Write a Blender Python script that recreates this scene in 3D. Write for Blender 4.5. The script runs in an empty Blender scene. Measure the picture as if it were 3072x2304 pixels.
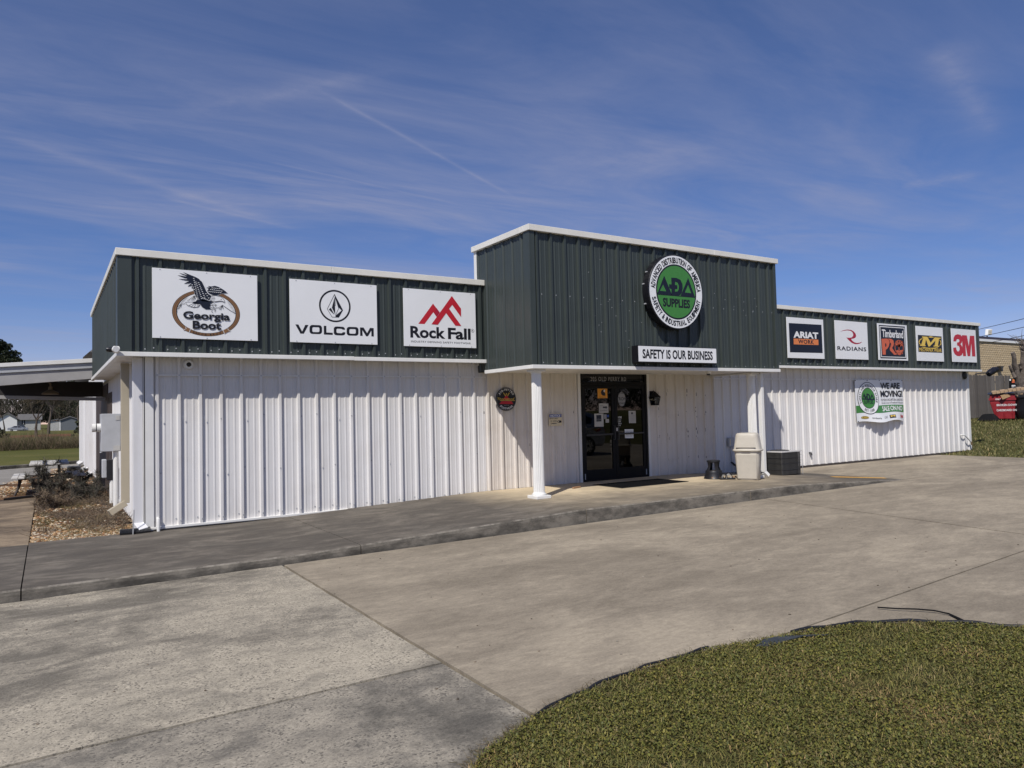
import bpy, bmesh, math, random
import numpy as np
from mathutils import Vector, Matrix, geometry, noise

rnd = random.Random(7)
PI = math.pi
sc = bpy.context.scene
C = sc.collection

# ------------------------------------------------------------------ camera (solved from the 12 inch rib spacing of the wall)
F_PX, YAW, PIT, ROL = 2190.2, 0.5669, 0.0389, -0.0241
CAM = Vector((-1.393, -12.1906, 1.5861))
FW = Vector((math.sin(YAW)*math.cos(PIT), math.cos(YAW)*math.cos(PIT), math.sin(PIT)))
_R = Vector((math.cos(YAW), -math.sin(YAW), 0)); _U = _R.cross(FW)
RT = math.cos(ROL)*_R + math.sin(ROL)*_U
UP = -math.sin(ROL)*_R + math.cos(ROL)*_U
cam = bpy.data.cameras.new('camera'); co = bpy.data.objects.new('camera', cam); C.objects.link(co)
cam.sensor_width = 36; cam.lens = 36*F_PX/3072; cam.clip_end = 3000; cam.clip_start = 0.05
m = Matrix((RT, UP, -FW)).transposed().to_4x4(); m.translation = CAM
co.matrix_world = m
sc.camera = co
# pixel frames (crops of the photograph) -> a ray; the distance always comes from a plane the thing touches
ZM = {'z1':(280,720,1200/2212),'z2':(0,1000,700/1659),'z3':(1400,640,1000/2212),'z4':(2250,880,822/2212),'z5':(1400,1080,1000/2212),
 'z6':(420,1040,1080/2212),'z7':(2100,1600,972/2212),'z8':(0,1500,1700/2212),'r1':(2250,1100,700/2212),'r2':(1700,1080,600/2212),
 'r3':(1440,1080,360/1357),'r4':(2860,900,212/879),'r5':(0,1000,320/1659),'r6':(0,1300,400/1659),'r7':(2100,1240,360/2212),
 'd':(0,0,3072/2212),'s':(0,0,1),'s1':(440,780,350/2212),'s2':(850,820,310/2212),'s3':(1190,850,260/2054),'s4':(1900,740,280/1255),
 's5':(2330,930,310/2212),'s6':(2610,950,350/2212),'s7':(2540,1120,200/1952),'s8':(1720,1110,240/1171)}
def ray(z, x, y):
    a, b, s = ZM[z]; u, v = a+x*s, b+y*s
    return FW + (u-1536)/F_PX*RT - (v-1152)/F_PX*UP
def at(z, x, y, X=None, Y=None, Z=None):
    d = ray(z, x, y)
    t = (X-CAM.x)/d.x if X is not None else ((Y-CAM.y)/d.y if Y is not None else (Z-CAM.z)/d.z)
    return CAM + t*d

# ------------------------------------------------------------------ sky and sun
SUN = Vector((1.3, 1.0, -1.94)).normalized()
elev = math.asin(-SUN.z)
w = bpy.data.worlds.new('World'); sc.world = w; w.use_nodes = True
nt = w.node_tree; nt.nodes.clear()
class NG:
    """tiny helper to write node graphs"""
    def __init__(s, nt): s.nt = nt
    def n(s, t, **kw):
        o = s.nt.nodes.new(t)
        for k, v in kw.items():
            if k.startswith('i_'): 
                key = k[2:]; key = int(key) if key.isdigit() else key
                s.set(o, key, v)
            else: setattr(o, k, v)
        return o
    def set(s, o, key, v):
        if isinstance(v, bpy.types.NodeSocket): s.nt.links.new(v, o.inputs[key])
        elif isinstance(v, bpy.types.Node): s.nt.links.new(v.outputs[0], o.inputs[key])
        else: o.inputs[key].default_value = v
    def math(s, op, a, b=0.0, c=0.0, clamp=False):
        o = s.n('ShaderNodeMath', operation=op, use_clamp=clamp); s.set(o,0,a); s.set(o,1,b); s.set(o,2,c); return o.outputs[0]
    def vmath(s, op, a, b=(0,0,0)):
        o = s.n('ShaderNodeVectorMath', operation=op); s.set(o,0,a); s.set(o,1,b); return o
    def mix(s, f, a, b, typ='MIX'):
        o = s.n('ShaderNodeMix', data_type='RGBA', blend_type=typ); s.set(o,0,f); s.set(o,6,a); s.set(o,7,b); return o.outputs[2]
    def ramp(s, f, pts, interp='LINEAR'):
        o = s.n('ShaderNodeValToRGB'); o.color_ramp.interpolation = interp
        e = o.color_ramp.elements
        while len(e) < len(pts): e.new(0.5)
        for q, (p, c) in zip(e, pts):
            q.position = p; q.color = (c,c,c,1) if isinstance(c,(int,float)) else (*c,1)
        s.set(o,0,f); return o.outputs[0]
    def noise(s, vec, scale, detail=4, rough=0.55, dist=0.0, typ=None):
        o = s.n('ShaderNodeTexNoise'); s.set(o,'Vector',vec); o.inputs['Scale'].default_value = scale
        o.inputs['Detail'].default_value = detail; o.inputs['Roughness'].default_value = rough; o.inputs['Distortion'].default_value = dist
        return o.outputs[0]
    def mapping(s, vec, scale=(1,1,1), loc=(0,0,0), rot=(0,0,0)):
        o = s.n('ShaderNodeMapping'); s.set(o,'Vector',vec); o.inputs['Scale'].default_value = scale
        o.inputs['Location'].default_value = loc; o.inputs['Rotation'].default_value = rot; return o.outputs[0]
g = NG(nt)
sky = g.n('ShaderNodeTexSky', sky_type='NISHITA', sun_disc=False, sun_elevation=elev, sun_rotation=math.atan2(-SUN.x, -SUN.y),
          altitude=1200, air_density=1.0, dust_density=0.0, ozone_density=4.0)
tc = g.n('ShaderNodeTexCoord')
sep = g.n('ShaderNodeSeparateXYZ'); g.set(sep, 0, tc.outputs['Generated'])
zz = g.math('MAXIMUM', sep.outputs[2], 0.03)
px = g.math('DIVIDE', sep.outputs[0], zz); py = g.math('DIVIDE', sep.outputs[1], zz)
cmb = g.n('ShaderNodeCombineXYZ'); g.set(cmb,0,px); g.set(cmb,1,py)
P2 = cmb.outputs[0]                                   # position on a flat cloud sheet of height 1
def sheet(u, v):
    d = ray('s', u, v); return (d.x/d.z, d.y/d.z)
warp = g.noise(P2, 1.3, 3)
c1 = g.noise(g.mapping(P2, (0.55, 1.5, 1), (0,0,0), (0,0,0.75)), 1.1, 9, 0.62, 0.9)
c2 = g.noise(g.mapping(P2, (0.5, 1.0, 1), (3,1,0), (0,0,-0.4)), 0.45, 5, 0.55, 0.5)
c3 = g.noise(g.mapping(P2, (2.2, 7.0, 1), (0,2,0), (0,0,0.9)), 1.6, 7, 0.65, 0.6)
veil = g.math('MULTIPLY', g.ramp(c1, [(0.38,0.0),(0.72,1.0)]), g.ramp(c2, [(0.36,0.12),(0.62,1.0)]))
veil = g.math('ADD', g.math('MULTIPLY', veil, 0.85), g.math('MULTIPLY', g.ramp(c2, [(0.3,0.0),(0.7,1.0)]), 0.42))
veil = g.math('MULTIPLY', veil, g.math('ADD', g.math('MULTIPLY', c3, 0.7), 0.65))
def trail(a, b, width, amp, seed):
    A = sheet(*a); B = sheet(*b); dx, dy = B[0]-A[0], B[1]-A[1]; L = math.hypot(dx, dy); dx /= L; dy /= L
    n = g.noise(g.mapping(P2, (1,1,1), (seed,seed,0)), 4.0/L, 3)
    ox = g.math('SUBTRACT', px, A[0]); oy = g.math('SUBTRACT', py, A[1])
    al = g.math('ADD', g.math('MULTIPLY', ox, dx), g.math('MULTIPLY', oy, dy))
    ac = g.math('SUBTRACT', g.math('MULTIPLY', oy, dx), g.math('MULTIPLY', ox, dy))
    ac = g.math('ADD', ac, g.math('MULTIPLY', g.math('SUBTRACT', n, 0.5), width*1.2))
    e = g.math('POWER', 2.718, g.math('MULTIPLY', g.math('POWER', g.math('ABSOLUTE', g.math('DIVIDE', ac, width)), 1.5), -1))
    t = g.math('DIVIDE', al, L)
    win = g.math('MULTIPLY', g.ramp(t, [(0.0,0),(0.12,1)]), g.ramp(t, [(0.75,1),(1.0,0)]))
    br = g.noise(P2, 22/L*0.4, 5, 0.7)
    return g.math('MULTIPLY', g.math('MULTIPLY', e, win), g.math('MULTIPLY', g.ramp(br, [(0.3,0.35),(0.65,1)]), amp))
tr = trail((930,255),(1560,600),0.012,0.27,1)
for a in (((740,470),(1450,630),0.010,0.16,2), ((-60,385),(900,690),0.05,0.25,5), ((480,590),(900,690),0.022,0.26,3),
          ((2800,120),(2990,430),0.05,0.28,8), ((2700,560),(2960,520),0.07,0.26,9), ((520,340),(1250,200),0.06,0.22,11),
          ((1500,520),(2300,420),0.12,0.12,4)):
    tr = g.math('ADD', tr, trail(*a))
cov = g.math('ADD', g.math('ADD', g.math('MULTIPLY', veil, 0.66), 0.11), tr, clamp=True)
cov = g.math('MULTIPLY', cov, g.ramp(sep.outputs[2], [(0.0,0.15),(0.2,1.0)]))
hs = g.n('ShaderNodeHueSaturation'); g.set(hs,'Color',sky.outputs[0]); hs.inputs['Saturation'].default_value = 1.30; hs.inputs['Value'].default_value = 1.0
tint = g.mix(1.0, hs.outputs[0], (1.22,0.90,1.06,1), 'MULTIPLY')
col = g.mix(g.math('MULTIPLY', cov, 0.80), tint, (4.05, 4.2, 5.75, 1))
bg = g.n('ShaderNodeBackground'); g.set(bg,0,col); bg.inputs[1].default_value = 0.085
wo = g.n('ShaderNodeOutputWorld'); g.set(wo,0,bg)
sun = bpy.data.lights.new('sun', 'SUN'); sun.energy = 4.3; sun.angle = math.radians(0.53); sun.color = (1.0, 0.955, 0.89)
so = bpy.data.objects.new('sun', sun); C.objects.link(so); so.location = (-10,-20,30)
so.rotation_euler = SUN.to_track_quat('-Z', 'Y').to_euler()
vs = sc.view_settings; vs.view_transform = 'Standard'; vs.look = 'None'; vs.gamma = 1; vs.exposure = 0.0; vs.use_curve_mapping = False
sc.cycles.max_bounces = 6; sc.cycles.diffuse_bounces = 3; sc.cycles.transparent_max_bounces = 12

# ------------------------------------------------------------------ mesh helpers
class MB:
    def __init__(s): s.v = []; s.f = []; s.c = None
    def add(s, vs, fs):
        o = len(s.v); s.v += [tuple(p) for p in vs]; s.f += [tuple(i+o for i in f) for f in fs]; return s
    def box(s, x0, x1, y0, y1, z0, z1, rot=0, piv=None, M=None):
        vs = [Vector((x,y,z)) for z in (z0,z1) for y in (y0,y1) for x in (x0,x1)]
        if rot:
            p = Vector(piv) if piv else Vector(((x0+x1)/2,(y0+y1)/2,0)); m = Matrix.Rotation(rot,3,'Z'); vs = [m@(q-p)+p for q in vs]
        if M: vs = [M@q for q in vs]
        return s.add(vs, [(0,2,3,1),(4,5,7,6),(0,1,5,4),(2,6,7,3),(0,4,6,2),(1,3,7,5)])
    def tube(s, pts, r, n=8, cap=True):
        pts = [Vector(p) for p in pts]; k = len(pts)
        rs = r if isinstance(r,(list,tuple)) else [r]*k
        vs = []; prev = None
        for i, p in enumerate(pts):
            d = (pts[min(i+1,k-1)]-pts[max(i-1,0)])
            d = d.normalized() if d.length > 1e-9 else Vector((0,0,1))
            if prev is None:
                a = d.orthogonal().normalized()
            else:
                a = prev - d*prev.dot(d)
                a = a.normalized() if a.length > 1e-6 else d.orthogonal().normalized()
            prev = a; b = d.cross(a)
            vs += [p + (a*math.cos(2*PI*j/n)+b*math.sin(2*PI*j/n))*rs[i] for j in range(n)]
        fs = [(i*n+j, i*n+(j+1)%n, (i+1)*n+(j+1)%n, (i+1)*n+j) for i in range(k-1) for j in range(n)]
        if cap: fs += [tuple(range(n-1,-1,-1)), tuple((k-1)*n+j for j in range(n))]
        return s.add(vs, fs)
    def lathe(s, prof, c, n=20, ax='Z', flute=0, sq=None):
        c = Vector(c); vs = []
        for r, h in prof:
            for j in range(n):
                a = 2*PI*j/n; rr = r
                if flute and j % 2: rr = r-flute
                x, y = math.cos(a)*rr, math.sin(a)*rr
                if sq:
                    e = sq; k = (abs(math.cos(a))**e+abs(math.sin(a))**e)**(-1/e); x, y = math.cos(a)*r*k, math.sin(a)*r*k
                q = {'Z':(x,y,h),'Y':(x,h,y),'X':(h,x,y)}[ax]
                vs.append(c+Vector(q))
        k = len(prof)
        fs = [(i*n+j, i*n+(j+1)%n, (i+1)*n+(j+1)%n, (i+1)*n+j) for i in range(k-1) for j in range(n)]
        fs += [tuple(range(n-1,-1,-1)), tuple((k-1)*n+j for j in range(n))]
        return s.add(vs, fs)
    def prism(s, pts, off):
        off = Vector(off); pts = [Vector(p) for p in pts]; n = len(pts)
        vs = pts+[p+off for p in pts]
        fs = [tuple(range(n-1,-1,-1)), tuple(range(n,2*n))]+[(i,(i+1)%n,n+(i+1)%n,n+i) for i in range(n)]
        return s.add(vs, fs)
    def xf(s, M): s.v = [tuple(M@Vector(p)) for p in s.v]; return s
    def build(s, name, mat, parent=None, bevel=0, seg=2, smooth=False, kind=None, sub=0):
        me = bpy.data.meshes.new(name)
        o0 = root_origin(parent)
        me.from_pydata([(p[0]-o0[0],p[1]-o0[1],p[2]-o0[2]) for p in s.v], [], s.f); me.validate()
        if s.c is not None:
            ca = me.color_attributes.new('Col','FLOAT_COLOR','POINT')
            ca.data.foreach_set('color', np.asarray(s.c, dtype=np.float32).ravel())
        bm = bmesh.new(); bm.from_mesh(me); bmesh.ops.recalc_face_normals(bm, faces=bm.faces)
        if smooth:
            for f in bm.faces: f.smooth = True
        bm.to_mesh(me); bm.free()
        me.materials.append(M[mat] if isinstance(mat,str) else mat)
        o = bpy.data.objects.new(name, me); C.objects.link(o)
        if parent: o.parent = parent
        if bevel:
            b = o.modifiers.new('bevel','BEVEL'); b.width = bevel; b.segments = seg; b.limit_method = 'ANGLE'; b.angle_limit = math.radians(40)
        if sub:
            b = o.modifiers.new('sub','SUBSURF'); b.levels = sub; b.render_levels = sub
        if smooth:
            try: me.set_sharp_from_angle(angle=math.radians(38))
            except Exception: pass
        if kind: o['kind'] = kind
        return o
ORG = {}
def root_origin(p):
    while p is not None:
        if p.name in ORG: return ORG[p.name]
        p = p.parent
    return (0,0,0)
def thing(name, label, cat, loc=(0,0,0), group=None):
    o = bpy.data.objects.new(name, None); C.objects.link(o); o.location = loc; o.empty_display_size = 0.2
    o['label'] = label; o['category'] = cat
    if group: o['group'] = group
    ORG[o.name] = tuple(loc); return o
def tag(o, label, cat, group=None, kind=None):
    o['label'] = label; o['category'] = cat
    if group: o['group'] = group
    if kind: o['kind'] = kind
    return o
def inst(name, me, parent, loc, rot=(0,0,0), scale=None):
    o = bpy.data.objects.new(name, me); C.objects.link(o); o.parent = parent
    g0 = root_origin(parent); o.location = Vector(loc)-Vector(g0); o.rotation_euler = rot
    if scale: o.scale = scale
    return o
def mesh_of(mb, name, mat, smooth=False):
    me = bpy.data.meshes.new(name); me.from_pydata(mb.v, [], mb.f); me.validate()
    bm = bmesh.new(); bm.from_mesh(me); bmesh.ops.recalc_face_normals(bm, faces=bm.faces)
    if smooth:
        for f in bm.faces: f.smooth = True
    bm.to_mesh(me); bm.free()
    me.materials.append(M[mat]); return me
def np_build(name, V, Fc, mat, parent=None, col=None, kind=None):
    """big triangle soups: V (n,3), Fc (m,k)"""
    me = bpy.data.meshes.new(name); V = np.asarray(V, np.float32); Fc = np.asarray(Fc, np.int32); k = Fc.shape[1]
    me.vertices.add(len(V)); me.vertices.foreach_set('co', V.ravel())
    me.loops.add(Fc.size); me.loops.foreach_set('vertex_index', Fc.ravel())
    me.polygons.add(len(Fc)); me.polygons.foreach_set('loop_start', np.arange(0, Fc.size, k, dtype=np.int32))
    me.update(calc_edges=True)
    if col is not None:
        ca = me.color_attributes.new('Col','FLOAT_COLOR','POINT')
        cc = np.ones((len(V),4), np.float32); cc[:,:3] = col; ca.data.foreach_set('color', cc.ravel())
    me.materials.append(M[mat]); o = bpy.data.objects.new(name, me); C.objects.link(o)
    if parent: o.parent = parent
    if kind: o['kind'] = kind
    return o

# ------------------------------------------------------------------ materials
M = {}
def newmat(name):
    m = bpy.data.materials.new(name); m.use_nodes = True; M[name] = m
    nt = m.node_tree; nt.nodes.clear(); g = NG(nt)
    b = g.n('ShaderNodeBsdfPrincipled'); o = g.n('ShaderNodeOutputMaterial'); g.set(o,0,b)
    tc = g.n('ShaderNodeTexCoord')
    return m, g, b, tc
def C4(c): return (*c,1) if len(c)==3 else c
def plain(name, col, rough=0.5, metal=0.0, var=0.12, scale=6.0, bump=0.0, bscale=60, spec=0.5, coat=0.0):
    m, g, b, tc = newmat(name)
    n = g.noise(tc.outputs['Object'], scale, 5, 0.6)
    lo = tuple(max(0,c*(1-var)) for c in col); hi = tuple(min(1,c*(1+var)) for c in col)
    g.set(b,'Base Color', g.ramp(n, [(0.3,lo),(0.7,hi)]))
    g.set(b,'Roughness', g.math('ADD', g.math('MULTIPLY', n, 0.2), rough-0.1, clamp=True))
    b.inputs['Metallic'].default_value = metal; b.inputs['Specular IOR Level'].default_value = spec; b.inputs['Coat Weight'].default_value = coat
    if bump:
        bp = g.n('ShaderNodeBump'); bp.inputs['Strength'].default_value = bump; bp.inputs['Distance'].default_value = 0.01
        g.set(bp,'Height', g.noise(tc.outputs['Object'], bscale, 4)); g.set(b,'Normal',bp)
    return m
def vcol(name, rough=0.8, trans=0.0, spec=0.3, mul=1.0):
    m, g, b, tc = newmat(name)
    a = g.n('ShaderNodeVertexColor'); a.layer_name = 'Col'
    g.set(b,'Base Color', a.outputs[0]); b.inputs['Roughness'].default_value = rough; b.inputs['Specular IOR Level'].default_value = spec
    return m
# painted steel cladding: faint vertical streaks, a little dirt, each sheet slightly its own tone
def cladding(name, col, rough, dirt, dirtamt, bands=False):
    m, g, b, tc = newmat(name)
    geo = g.n('ShaderNodeNewGeometry'); W = geo.outputs['Position']
    oi = g.n('ShaderNodeObjectInfo')
    st = g.noise(g.mapping(W, (9,9,0.5)), 1.0, 5, 0.65)
    bl = g.noise(W, 1.4, 6, 0.65, 0.4)
    fine = g.noise(g.mapping(W, (1,1,0.35)), 26, 4, 0.7)
    base = g.mix(g.math('MULTIPLY', oi.outputs['Random'], 0.5), C4(col), C4(tuple(c*0.93 for c in col)))
    base = g.mix(g.math('MULTIPLY', g.ramp(st, [(0.42,0),(0.75,1)]), dirtamt), base, C4(dirt))
    base = g.mix(g.math('MULTIPLY', g.ramp(bl, [(0.5,0),(0.72,1)]), dirtamt*0.9), base, C4(dirt))
    spots = g.ramp(fine, [(0.69,0),(0.75,1)])
    base = g.mix(g.math('MULTIPLY', spots, dirtamt*0.8), base, C4(tuple(c*0.55 for c in dirt)))
    if bands:   # sun-yellowed and grubby bands on the old paint
        s = g.n('ShaderNodeSeparateXYZ'); g.set(s,0,W)
        zb = g.math('ADD', s.outputs[2], g.math('MULTIPLY', g.noise(W, 0.9, 4), 0.5))
        yl = g.math('MULTIPLY', g.ramp(zb, [(0.0,0.0),(0.45,0.0),(0.62,0.0),(1.0,0.0)]), 1.0)
        up = g.math('SMOOTH_MIN', g.math('MAXIMUM', g.math('SUBTRACT', zb, 1.75), 0.0), 0.5, 0.1)
        base = g.mix(g.math('MULTIPLY', up, 0.55, clamp=True), base, (0.60,0.55,0.45,1))
        low = g.math('MULTIPLY', g.math('MAXIMUM', g.math('SUBTRACT', 0.5, zb), 0.0), 1.1, clamp=True)
        base = g.mix(g.math('MULTIPLY', low, 0.5, clamp=True), base, (0.50,0.44,0.36,1))
    g.set(b,'Base Color',base)
    g.set(b,'Roughness', g.math('ADD', g.math('MULTIPLY', bl, 0.25), rough-0.12))
    bp = g.n('ShaderNodeBump'); bp.inputs['Strength'].default_value = 0.35; bp.inputs['Distance'].default_value = 0.012
    g.set(bp,'Height', g.noise(g.mapping(W,(1,1,0.6)), 3.0, 2)); g.set(b,'Normal',bp)
    return m
cladding('white_steel', (0.75,0.738,0.728), 0.42, (0.50,0.46,0.41), 0.22, True)
cladding('old_white_steel', (0.74,0.695,0.645), 0.5, (0.42,0.35,0.28), 0.34, True)
cladding('white_side', (0.74,0.735,0.74), 0.45, (0.5,0.46,0.41), 0.2)
cladding('green_steel', (0.047,0.058,0.053), 0.40, (0.028,0.036,0.036), 0.55)
plain('white_trim', (0.76,0.75,0.72), 0.42, var=0.06, scale=2)
plain('cream_trim', (0.74,0.72,0.66), 0.45, var=0.07, scale=2)
plain('soffit_white', (0.74,0.72,0.68), 0.6, var=0.1, scale=2)
plain('tan_steel', (0.42,0.37,0.28), 0.45, var=0.05, scale=2)
plain('sign_white', (0.80,0.81,0.82), 0.38, var=0.025, scale=1.5)
plain('ink_black', (0.010,0.010,0.014), 0.4, var=0.0)
plain('ink_navy', (0.008,0.011,0.022), 0.4, var=0.0)
plain('ink_white', (0.82,0.82,0.82), 0.4, var=0.02)
plain('ink_red', (0.50,0.018,0.032), 0.4, var=0.03)
plain('ink_wine', (0.38,0.016,0.040), 0.4, var=0.03)
plain('ink_green', (0.055,0.22,0.045), 0.35, var=0.04)
plain('ink_orange', (0.72,0.22,0.07), 0.4, var=0.03)
plain('ink_rust', (0.62,0.13,0.06), 0.4, var=0.03)
plain('ink_yellow', (0.80,0.55,0.10), 0.4, var=0.03)
plain('ink_brown', (0.24,0.125,0.055), 0.4, var=0.05)
plain('ink_cream', (0.74,0.64,0.44), 0.5, var=0.06)
plain('ink_blue', (0.02,0.06,0.30), 0.4, var=0.03)
plain('ink_grey', (0.30,0.30,0.31), 0.5, var=0.03)
plain('ink_grime', (0.45,0.44,0.42), 0.5, var=0.1)
plain('decal_orange', (0.80,0.33,0.03), 0.4, var=0.02)
plain('box_black', (0.008,0.008,0.011), 0.35, var=0.1)
plain('black_metal', (0.006,0.006,0.007), 0.5, var=0.1, spec=0.2)
plain('dark_metal', (0.03,0.03,0.032), 0.45, var=0.15)
plain('ac_metal', (0.055,0.054,0.052), 0.5, var=0.25, scale=12)
plain('ac_top', (0.50,0.49,0.48), 0.45, var=0.1)
plain('black_plastic', (0.014,0.014,0.016), 0.42, var=0.15, bump=0.1, bscale=200)
plain('beige_plastic', (0.50,0.46,0.39), 0.5, var=0.05, scale=9, bump=0.05, bscale=300)
plain('grey_steel', (0.42,0.43,0.45), 0.45, var=0.1, scale=4)
plain('grey_conduit', (0.40,0.40,0.40), 0.5, var=0.1)
plain('pvc_white', (0.74,0.73,0.70), 0.4, var=0.05)
plain('edging_grey', (0.035,0.04,0.045), 0.6, var=0.25, scale=8)
plain('rubber', (0.009,0.009,0.010), 0.8, var=0.2, bump=0.3, bscale=400, spec=0.15)
plain('mat_face', (0.007,0.007,0.008), 0.95, var=0.25, scale=60, bump=0.6, bscale=500, spec=0.1)
plain('wood_block', (0.30,0.17,0.09), 0.8, var=0.3, scale=25)
plain('brown_door', (0.055,0.038,0.032), 0.6, var=0.15)
plain('awning_grey', (0.36,0.35,0.345), 0.6, var=0.06)
plain('dark_under', (0.030,0.027,0.028), 0.7, var=0.2)
plain('lamp_tan', (0.16,0.11,0.055), 0.5, var=0.15)
plain('table_top', (0.55,0.53,0.50), 0.7, var=0.12, scale=8)
plain('rust_pipe', (0.055,0.045,0.040), 0.7, var=0.3)
plain('bark', (0.095,0.075,0.06), 0.95, var=0.35, scale=8, bump=0.8, bscale=20)
plain('dead_bark', (0.14,0.115,0.095), 0.95, var=0.4, scale=10, bump=1.0, bscale=25)
plain('roof_grey', (0.18,0.18,0.19), 0.8, var=0.15)
plain('shingle', (0.12,0.115,0.11), 0.9, var=0.2)
plain('house_white', (0.72,0.72,0.70), 0.7, var=0.05)
plain('shed_grey', (0.13,0.145,0.16), 0.7, var=0.1)
plain('shed_light', (0.42,0.42,0.40), 0.7, var=0.15)
plain('red_paint', (0.26,0.016,0.022), 0.45, var=0.2, scale=5)
plain('cardboard', (0.42,0.27,0.14), 0.85, var=0.12)
plain('pallet_wood', (0.40,0.28,0.17), 0.85, var=0.25, scale=10)
plain('car_silver', (0.42,0.43,0.44), 0.3, metal=0.6, var=0.02, coat=0.6)
plain('chrome', (0.6,0.6,0.6), 0.25, metal=1.0, var=0.05)
plain('taillight', (0.45,0.02,0.02), 0.2, var=0.05, coat=0.5)
plain('amber', (0.75,0.35,0.05), 0.2, var=0.05, coat=0.5)
plain('tyre', (0.012,0.012,0.012), 0.85, var=0.2)
plain('wire', (0.02,0.02,0.022), 0.6, var=0.0)
plain('stone_coping', (0.78,0.78,0.76), 0.6, var=0.04)
plain('coping_dark', (0.05,0.045,0.07), 0.6, var=0.04)
plain('mortar', (0.28,0.22,0.14), 0.9, var=0.1)
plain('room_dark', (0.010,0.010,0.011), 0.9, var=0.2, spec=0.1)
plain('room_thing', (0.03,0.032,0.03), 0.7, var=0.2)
plain('paint_yellow', (0.55,0.30,0.06), 0.8, var=0.25, scale=20)
plain('shadow_dark', (0.02,0.018,0.018), 0.8, var=0.3)
vcol('grass_blades', 0.6); vcol('stones', 0.85); vcol('twigs', 0.9); vcol('leaves', 0.7)
def fence_mat():
    m, g, b, tc = newmat('grey_wood'); oi = g.n('ShaderNodeObjectInfo')
    n = g.noise(g.mapping(tc.outputs['Object'], (14,14,1.2)), 1.6, 6, 0.65)
    a = g.ramp(n, [(0.3,(0.06,0.052,0.045)),(0.7,(0.26,0.235,0.21))])
    g.set(b,'Base Color', g.mix(g.math('MULTIPLY', oi.outputs['Random'], 0.75), a, (0.065,0.055,0.047,1))); b.inputs['Roughness'].default_value = 0.9
fence_mat()
def block_mat():
    m, g, b, tc = newmat('split_block'); oi = g.n('ShaderNodeObjectInfo'); geo = g.n('ShaderNodeNewGeometry')
    n = g.noise(geo.outputs['Position'], 9, 6, 0.7)
    a = g.ramp(n, [(0.3,(0.36,0.27,0.15)),(0.7,(0.58,0.45,0.28))])
    g.set(b,'Base Color', g.mix(g.math('MULTIPLY', oi.outputs['Random'], 0.35), a, (0.62,0.50,0.33,1))); b.inputs['Roughness'].default_value = 0.9
    bp = g.n('ShaderNodeBump'); bp.inputs['Strength'].default_value = 0.5; bp.inputs['Distance'].default_value = 0.03
    g.set(bp,'Height', g.noise(geo.outputs['Position'], 14, 4)); g.set(b,'Normal',bp)
block_mat()
def glass_mat(name, tint, rough=0.015):
    m = bpy.data.materials.new(name); m.use_nodes = True; M[name] = m; nt = m.node_tree; nt.nodes.clear(); g = NG(nt)
    fr = g.n('ShaderNodeFresnel'); fr.inputs[0].default_value = 1.5
    tr = g.n('ShaderNodeBsdfTransparent'); tr.inputs[0].default_value = C4(tint)
    gl = g.n('ShaderNodeBsdfGlossy'); gl.inputs['Roughness'].default_value = rough; gl.inputs[0].default_value = (0.9,0.9,0.9,1)
    mx = g.n('ShaderNodeMixShader'); g.set(mx,0,g.math('MULTIPLY',fr.outputs[0],1.15,clamp=True)); g.set(mx,1,tr); g.set(mx,2,gl)
    o = g.n('ShaderNodeOutputMaterial'); g.set(o,0,mx)
glass_mat('door_glass', (0.12,0.125,0.125)); glass_mat('lamp_glass', (0.75,0.75,0.7)); glass_mat('car_glass', (0.05,0.05,0.05))
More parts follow.
